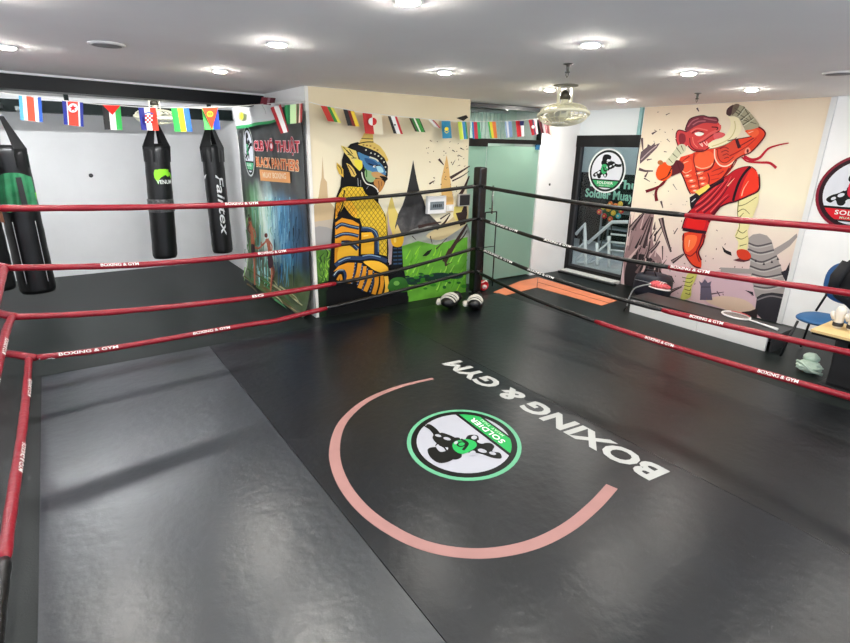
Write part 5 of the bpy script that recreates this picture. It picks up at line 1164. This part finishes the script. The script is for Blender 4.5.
# ---------------------------------------------------------------- orbit fans
def fan(cx, cy, ztop, R, tilt, az, label, cr=(228, 224, 196), dark=(70, 66, 56)):
    t = thing('ceiling_fan', (cx, cy, ztop-.45), label, 'fan'); cm = mat(cr, .4); dk = mat(dark, .4, .5)
    b = MB(); b.lathe([(.115, 0), (.115, -.012), (.10, -.016), (.075, -.02)], mat((120, 116, 104), .4, .3), Matrix.Translation((cx, cy, ztop)), 28); b.build('ceiling_plate', t)
    b = MB()
    for s in (-1, 1): b.box((cx+s*.062*math.cos(az), cy+s*.062*math.sin(az), ztop-.10), (.012, .07, .17), cm, Matrix.Rotation(az, 3, 'Z'), bev=.003)
    b.build('bracket', t)
    b = MB(); b.ball((cx, cy, ztop-.095), (.045, .045, .05), dk, sub=2); b.tube([(cx-.05*math.cos(az), cy-.05*math.sin(az), ztop-.11), (cx+.05*math.cos(az), cy+.05*math.sin(az), ztop-.11)], .02, dk, 10)
    b.tube([(cx, cy, ztop-.12), (cx, cy, ztop-.19)], .03, cm, 12); b.build('swivel', t)
    Mx = Matrix.Translation((cx, cy, ztop-.265)) @ Matrix.Rotation(az, 4, 'Z') @ Matrix.Rotation(tilt, 4, 'X')
    b = MB(); b.lathe([(.055, .09), (.07, .06), (.07, .0), (.05, -.03), (.02, -.04)], cm, Mx, 20); motor = b.build('motor', t)
    b = MB(); n = 24
    prof = lambda q: (R*(.22+.78*q), .085*math.sqrt(max(0, 1-q**2.6)))
    for s in (1, -1):
        for k in range(n):
            a = 2*PI*(k+(.5 if s < 0 else 0))/n
            b.tube([Mx @ Vector((prof(q_)[0]*math.cos(a+.25*q_), prof(q_)[0]*math.sin(a+.25*q_), s*prof(q_)[1])) for q_ in (0, .3, .55, .75, .9, 1)], .0036, cm, 4, cap=False)
        for q_ in (0, .45, .8):
            r_, z_ = prof(q_); b.tube([Mx @ Vector((r_*math.cos(a), r_*math.sin(a), s*z_)) for a in [2*PI*k/32 for k in range(32)]], .003, cm, 5, closed=True)
    b.tube([Mx @ Vector((R*math.cos(a), R*math.sin(a), 0)) for a in [2*PI*k/40 for k in range(40)]], .017, cm, 8, closed=True)
    b.lathe([(R*.20, -.088), (R*.20, -.094), (.01, -.097)], cm, Mx, 24); b.build('cage', t)
    for k in range(3):
        b = MB(); a = 2*PI*k/3; vs = []; NB = 7
        for i in range(NB):
            rr = .06+(R*.88-.06)*i/(NB-1); wd = .035+.075*math.sin(PI*min(1, .15+.8*i/(NB-1)))
            for s in (-1, 1):
                an = a+s*wd/max(rr, .06)*.9; vs.append(Mx @ Vector((rr*math.cos(an), rr*math.sin(an), s*.025)))
        lo = [v+Vector((0, 0, -.003)) for v in vs]; m_ = len(vs)
        b.add(vs+lo, [[2*i, 2*i+1, 2*i+3, 2*i+2] for i in range(NB-1)]+[[m_+2*i, m_+2*i+2, m_+2*i+3, m_+2*i+1] for i in range(NB-1)], mat((206, 204, 190), .4), True); b.build('blade', motor)
    return t
fan(4.17, 3.70, CEIL, .235, -.16, -.55, 'cream caged orbit fan hanging from the ceiling by the glass door')
fan(1.24, 8.0, CEIL, .25, .12, -.2, 'cream caged orbit fan hanging from the ceiling behind the flags on the left')
# ---------------------------------------------------------------- round sign on the right wall
c1 = Vector((XW-.02, 2.02, 1.575))
t = thing('round_wall_sign', c1, 'round white wall sign with dark red rim at the right edge of the photo', 'sign')
b = MB(); Mx = Matrix.Translation((XW-.001, c1.y, c1.z)) @ Matrix.Rotation(-PI/2, 4, 'Y')
b.lathe([(.40, 0), (.40, .018), (.38, .02)], mat((236, 236, 236), .4), Mx, 48); plate = b.build('plate', t)
sg = Paint(lambda x, y, h: Vector((XW-.0225-h, c1.y-x*.40, c1.z+y*.40)), .0004, .4); soldier_logo(sg, (36, 14, 22), (206, 30, 44), (126, 22, 44), accent=(200, 30, 60)); sg.mb.build('emblem', plate)
# ---------------------------------------------------------------- low bench and what lies on it
t = thing('bench', (6.0, 2.9, 0), 'long low white bench with a black top below the red fighter mural', 'bench')
BZ = .20; yA, yBn = 3.74, 2.06
b = MB(); b.box((5.985, (yA+yBn)/2, BZ-.012), (.40, yA-yBn+.02, .024), mat((36, 38, 40), .4, noise=.2, scale=5), bev=.004); b.build('top', t)
b = MB(); wp = mat((232, 232, 230), .45); ym = 2.86
b.box((5.81, (yA+ym)/2-.002, .083), (.03, yA-ym-.006, .170), wp, bev=.002); b.box((5.81, (yBn+.06+ym)/2, .083), (.03, ym-yBn-.066, .170), wp, bev=.002); b.build('front_board', t)
b = MB(); b.box((5.99, yA-.02, .08), (.34, .03, .155), wp); b.box((5.99, yBn+.02, .08), (.34, .03, .155), mat((30, 30, 32), .5)); b.box((6.16, (yA+yBn)/2, .08), (.02, yA-yBn-.06, .155), wp); b.build('frame', t)
# racket
p0 = at(725, 311, 'z', BZ+.02); p1 = at(752, 320, 'z', BZ+.02); p2 = at(778, 329, 'z', BZ+.02)
for p in (p0, p1, p2): p.z = BZ+.014
t = thing('racket', p1, 'white and red racket lying on the right end of the low bench', 'racket')
ax = (p2-p0).normalized(); nn = Vector((-ax.y, ax.x, 0)); L = .27; hc = p0+ax*.15
b = MB(); b.tube([hc+ax*.155*math.cos(a)+nn*.115*math.sin(a) for a in [2*PI*k/36 for k in range(36)]], .011, mat((232, 228, 226), .4), 8, closed=True)
b.tube([hc+ax*.15*math.cos(a)+nn*.11*math.sin(a)+Vector((0, 0, .008)) for a in [.6+2*PI*k/36 for k in range(12)]], .006, mat((196, 60, 60), .4), 6); rh = b.build('head', t)
b = MB(); sm_ = mat((190, 176, 170), .5)
for k in range(-6, 7):
    w_ = math.sqrt(max(0, 1-(k/7)**2)); b.tube([hc+nn*k*.016-ax*.15*w_, hc+nn*k*.016+ax*.15*w_], .0012, sm_, 4); b.tube([hc+ax*k*.021-nn*.11*w_, hc+ax*k*.021+nn*.11*w_], .0012, sm_, 4)
b.build('strings', rh)
b = MB(); b.tube([hc+ax*.155, p2-ax*.2, p2], [.009, .010, .015], mat((226, 226, 224), .4), 10); b.build('handle', t)
# small bundle (patterned pouch) and dark bag at the left end
pc = at(660, 286, 'z', BZ+.05)
t = thing('trainer_shoe', (pc.x, pc.y, BZ), 'red and white patterned shoe lying on the left end of the low bench', 'shoe')
b = MB(); b.ball((pc.x, pc.y, BZ+.055), (.07, .15, .05), mat((214, 90, 96), .6, noise=.5, scale=30), sub=3, fn=lambda v: Vector((v.x, v.y, v.z*(1+.25*math.sin(v.y*3))))); uppr = b.build('upper', t)
b = MB(); b.ball((pc.x, pc.y, BZ+.018), (.075, .16, .018), mat((226, 220, 216), .5), sub=3); b.build('sole', t)
b = MB()
for k in range(4): b.tube([(pc.x-.05, pc.y-.06+k*.035, BZ+.09-.004*k), (pc.x, pc.y-.05+k*.035, BZ+.112), (pc.x+.05, pc.y-.06+k*.035, BZ+.09)], .005, mat((240, 236, 232), .5), 5)
b.build('laces', uppr)
pc = at(641, 276, 'x', 6.5)
t = thing('duffel_bag', (6.64, 3.98, 0), 'dark navy bag standing at the left end of the low bench under the mural', 'bag')
b = MB(); b.ball((6.64, 3.98, .18), (.19, .24, .18), mat((26, 30, 44), .5, noise=.3, scale=8, bump=.6, bscale=8), sub=4, fn=lambda v: Vector((math.copysign(abs(v.x)**.6, v.x), math.copysign(abs(v.y)**.6, v.y), math.copysign(abs(v.z)**.55, v.z)))); b.build('body', t)
b = MB(); b.tube([(6.54, 3.88, .33), (6.51, 3.91, .42), (6.51, 4.04, .42), (6.54, 4.08, .33)], .012, mat((20, 22, 30), .5), 8); b.build('handle', t)
b = MB(); b.tube([(6.445, 3.82, .26), (6.445, 4.14, .26)], .005, mat((130, 130, 136), .4), 6); b.build('zip', t)
# bent tube (rope anchor / hurdle) by the bench end
t = thing('metal_hurdle', (5.75, 3.8, 0), 'thin black and silver bent tube frame at the left end of the low bench', 'frame')
def fr(P, X=5.75): return [at(x, y, 'x', X) for x, y in P]
b = MB(); b.tube(smooth_loop([tuple(v) for v in fr([(627, 306), (629, 298), (634, 289), (641, 286), (651, 284)])], False, 4), .009, mat((190, 190, 190), .35, .6), 8); b.build('upper_tube', t)
b = MB(); q0, q1 = at(627, 306, 'x', 5.75), at(624, 311, 'x', 5.75); b.tube([q0, (q1.x, q1.y, .012)], .012, mat((24, 24, 26), .4), 8); b.build('foot', t)
# ---------------------------------------------------------------- table with black base, chair, jacket
TX, TY, TZ = 5.48, 1.28, .50
t = thing('side_table', (TX, TY, 0), 'small table with a light wooden top and thick black base at the right edge', 'table')
b = MB(); b.box((TX, TY, TZ-.012), (.46, .66, .024), mat((226, 196, 138), .45, noise=.1, scale=3), bev=.004); b.build('tabletop', t)
b = MB(); b.box((TX, TY, TZ-.035), (.44, .64, .022), M_black, bev=.003); b.build('rim', t)
b = MB(); b.box((TX-.02, TY+.02, .245), (.22, .26, .43), mat((16, 16, 18), .5), bev=.01); b.box((TX-.12, TY+.02, .4), (.02, .1, .06), mat((120, 124, 122), .4)); b.build('pedestal', t)
b = MB(); b.box((TX-.02, TY+.02, .015), (.34, .34, .03), mat((16, 16, 18), .4), bev=.006); b.build('base', t)
# two pale upright gloves and a dark shoe on the table
def mitt(x, y, s, lab):
    t = thing('white_glove', (x, y, TZ), lab, 'glove', 'white gloves on the wooden table'); gm = mat((226, 220, 208), .55, noise=.05)
    b = MB(); b.lathe([(.034*s, 0), (.040*s, .01), (.042*s, .07), (.046*s, .12), (.045*s, .155), (.036*s, .182), (.018*s, .196), (.004, .2)], gm, Matrix.Translation((x, y, TZ+.001)), 20, sx=1, sy=.85); b.build('palm', t)
    b = MB(); b.tube([(x-.03, y+.03, TZ+.08), (x-.045, y+.045, TZ+.12), (x-.04, y+.045, TZ+.15)], [.016, .017, .010], gm, 10); b.build('thumb', t)
    b = MB(); b.lathe([(.044*s, .018), (.0455*s, .02), (.0455*s, .05), (.044*s, .052)], mat((40, 38, 40), .5, noise=.6, scale=40), Matrix.Translation((x, y, TZ+.001)), 20, sx=1, sy=.87); b.build('cuff', t)
mitt(5.50, 1.50, 1., 'white upright glove on the wooden table, the left one of two')
mitt(5.52, 1.40, 1.05, 'white upright glove on the wooden table, the right one of two')
t = thing('black_shoe', (5.6, 1.26, TZ), 'small black object with white edge beside the white gloves on the wooden table', 'shoe')
b = MB(); b.ball((5.60, 1.27, TZ+.045), (.09, .045, .045), mat((24, 24, 26), .5), sub=3, fn=lambda v: Vector((v.x, v.y, v.z if v.z < 0 else v.z*(1.0+.5*v.x)))); b.build('upper', t)
b = MB(); b.ball((5.60, 1.27, TZ+.013), (.095, .05, .012), mat((220, 220, 216), .5), sub=2); b.build('sole', t)
# chair
CX, CY = 6.0, 1.74
t = thing('chair', (CX, CY, 0), 'black framed chair with a round blue seat behind the wooden table', 'chair')
b = MB(); b.ball((CX, CY, .415), (.235, .235, .04), mat((34, 90, 140), .6, noise=.08), sub=4, fn=lambda v: Vector((math.copysign(abs(v.x)**.8, v.x), math.copysign(abs(v.y)**.8, v.y), v.z))); b.build('seat', t)
fmx = mat((28, 30, 32), .4, .3)
for sx in (-1, 1):
    for sy in (-1, 1):
        b = MB(); b.tube([(CX+sx*.17, CY+sy*.17, .39), (CX+sx*.24, CY+sy*.22, .012)], .012, fmx, 8); b.build('leg', t)
b = MB(); b.ball((CX+.24, CY-.08, .76), (.035, .25, .21), mat((30, 80, 134), .6), sub=4, fn=lambda v: Vector((v.x, math.copysign(abs(v.y)**.7, v.y), math.copysign(abs(v.z)**.8, v.z)))); b.build('backrest', t)
b = MB(); 
for s in (-1, 1): b.tube([(CX+.17, CY+s*.15, .44), (CX+.23, CY-.03+s*.15, .6), (CX+.24, CY-.05+s*.15, .9)], .011, fmx, 8)
b.build('back_frame', t)
t = thing('jacket', (CX+.25, CY-.2, .5), 'black jacket hung over the back of the chair at the right edge', 'jacket')
jm = mat((18, 18, 22), .75, noise=.3, scale=9, bump=.8, bscale=9)
b = MB(); b.ball((CX+.13, CY-.27, .80), (.065, .33, .28), jm, sub=4, fn=lambda v: Vector((v.x*(1+.15*math.sin(v.z*8)), math.copysign(abs(v.y)**.75, v.y)*(1+.05*math.sin(v.z*9)), v.z*(1+.06*math.sin(v.y*9))))); b.build('body', t)
b = MB(); b.tube([(CX+.12, CY-.34, .98), (CX+.04, CY-.42, .8), (CX-.06, CY-.44, .62), (CX-.1, CY-.44, .53)], [.05, .05, .045, .035], jm, 12); b.build('sleeve', t)
b = MB(); b.tube([(CX+.10, CY-.02, .98), (CX+.05, CY+.02, .84), (CX+.05, CY+.03, .70)], [.05, .055, .04], jm, 12); b.build('sleeve', t)
# pale bundle below the chair
pc = at(806, 364, 'z', .08)
t = thing('plastic_bag', (pc.x, pc.y, 0), 'pale green crumpled plastic bag on the floor below the blue chair', 'bag')
b = MB(); pm2 = mat((190, 212, 196), .4, noise=.1, bump=.6, bscale=15)
b.ball((pc.x+.03, pc.y-.02, .055), (.09, .10, .052), pm2, sub=4, fn=lambda v: v*(1+.1*math.sin(v.x*9+v.y*7)+.06*math.sin(v.z*11))); b.ball((pc.x+.10, pc.y-.0, .12), (.06, .065, .045), pm2, sub=3, fn=lambda v: v*(1+.12*math.sin(v.x*9+v.y*7))); b.build('body', t)
b = MB(); b.tube([(pc.x+.02, pc.y+.08, .08), (pc.x-.04, pc.y+.02, .10), (pc.x-.07, pc.y-.08, .05), (pc.x-.02, pc.y-.15, .03)], .014, pm2, 8); b.build('handle', t)
# ---------------------------------------------------------------- things by the black corner post
def boxing_glove(x, y, rz, label, dark=(10, 10, 12), light=(206, 202, 190), s=1., group=None, z0=0.0085):
    t = thing('boxing_glove', (x, y, z0), label, 'glove', group); dm = mat(dark, .4); lm = mat(light, .45)
    R = Matrix.Translation((x, y, z0)) @ Matrix.Rotation(rz, 4, 'Z') @ Matrix.Scale(s, 4)
    def shape(v):
        return Vector((v.x*(1.0+.12*v.z), v.y*(.95+.15*v.x), v.z if v.z > 0 else v.z*.8))
    b = MB(); bm = bmesh.new(); bmesh.ops.create_icosphere(bm, subdivisions=4, radius=1)
    for v in bm.verts: c = shape(v.co); v.co = Vector((c.x*.13, c.y*.085, c.z*.075+.072))
    bm.transform(R); b.bm(bm, dm); fist = b.build('fist', t)
    b = MB(); b.tube([R @ Vector(p) for p in ((-.04, -.07, .05), (.02, -.105, .06), (.075, -.095, .062))], [.03*s, .034*s, .022*s], lm, 12); b.build('thumb', t)
    b = MB(); b.lathe([(.058, 0), (.06, .10), (.0615, .13), (.05, .132)], dm, R @ Matrix.Translation((-.08, 0, .063)) @ Matrix.Rotation(-PI/2, 4, 'Y'), 20); b.build('cuff', t)
    b = MB()
    for off in (-.055, -.015, .03, .07):   # pale stripes over the padding
        P = []
        for k in range(13):
            a = -1.2+2.5*k/12; q_ = Vector((off/.13+.06*math.cos(a), math.sin(a)*math.sqrt(max(.05, 1-(off/.13)**2)), math.cos(a)*math.sqrt(max(.05, 1-(off/.13)**2))))
            c = shape(q_); P.append(R @ Vector((c.x*.133, c.y*.087, c.z*.077+.072)))
        b.tube(P, .0085*s, lm, 8)
    b.build('stripes', fist)
    return t
boxing_glove(3.90, 5.04, 3.75, 'black boxing glove with cream stripes by the black corner post, left one of two', s=1.3, group='striped gloves by the black post')
boxing_glove(4.15, 4.84, 3.9, 'black boxing glove with cream stripes by the black corner post, right one of two', s=1.2, group='striped gloves by the black post')
pc = at(474, 306, 'z', 0)
t = thing('kick_pad', (4.27, 4.99, 0), 'black round pad lying right of the striped gloves on the canvas', 'pad')
b = MB(); b.lathe([(.06, .0085), (.085, .02), (.09, .06), (.075, .085), (.03, .095)], mat((26, 28, 30), .45), Matrix.Translation((4.33, 5.06, 0)), 24); b.build('body', t)
b = MB(); b.tube([(4.26, 5.02, .088), (4.33, 5.00, .105), (4.40, 5.04, .088)], .011, mat((96, 104, 102), .5), 8); b.build('strap', t)
pc = at(484, 288, 'z', .05)
t = thing('head_guard', (4.85, 5.50, 0), 'red and white head guard on the mat beside the black corner post', 'head guard')
b = MB(); rm2 = mat((196, 24, 44), .4)
b.ball((4.86, 5.52, .075), (.085, .085, .075), rm2, sub=4, fn=lambda v: Vector((v.x, v.y if v.y > -.55 else -.55-(v.y+.55)*.6, v.z))); b.build('shell', t)
b = MB(); b.ball((4.83, 5.45, .075), (.045, .03, .03), mat((226, 200, 196), .5), sub=2); b.build('face_opening', t)
b = MB(); b.tube([(4.79, 5.50, .12), (4.86, 5.46, .155), (4.93, 5.50, .12)], .010, mat((236, 226, 222), .5), 8); b.build('band', t)
# thin black rack in front of the glass door
t = thing('metal_stand', (5.0, 5.6, 0), 'thin black metal stand in front of the glass door behind the corner post', 'stand')
Yr = 5.62; xs = [at(484, 240, 'y', Yr).x, at(495, 240, 'y', Yr).x]; zt = at(492, 212, 'y', Yr).z
b = MB()
for x in xs: b.tube([(x, Yr, .005), (x, Yr, zt)], .009, M_black, 8)
b.build('uprights', t)
b = MB(); b.tube([(xs[0], Yr, zt), (xs[1], Yr, zt)], .009, M_black, 8); b.tube([(xs[0], Yr, zt*.55), (xs[1], Yr, zt*.55)], .006, M_black, 8); b.build('crossbars', t)
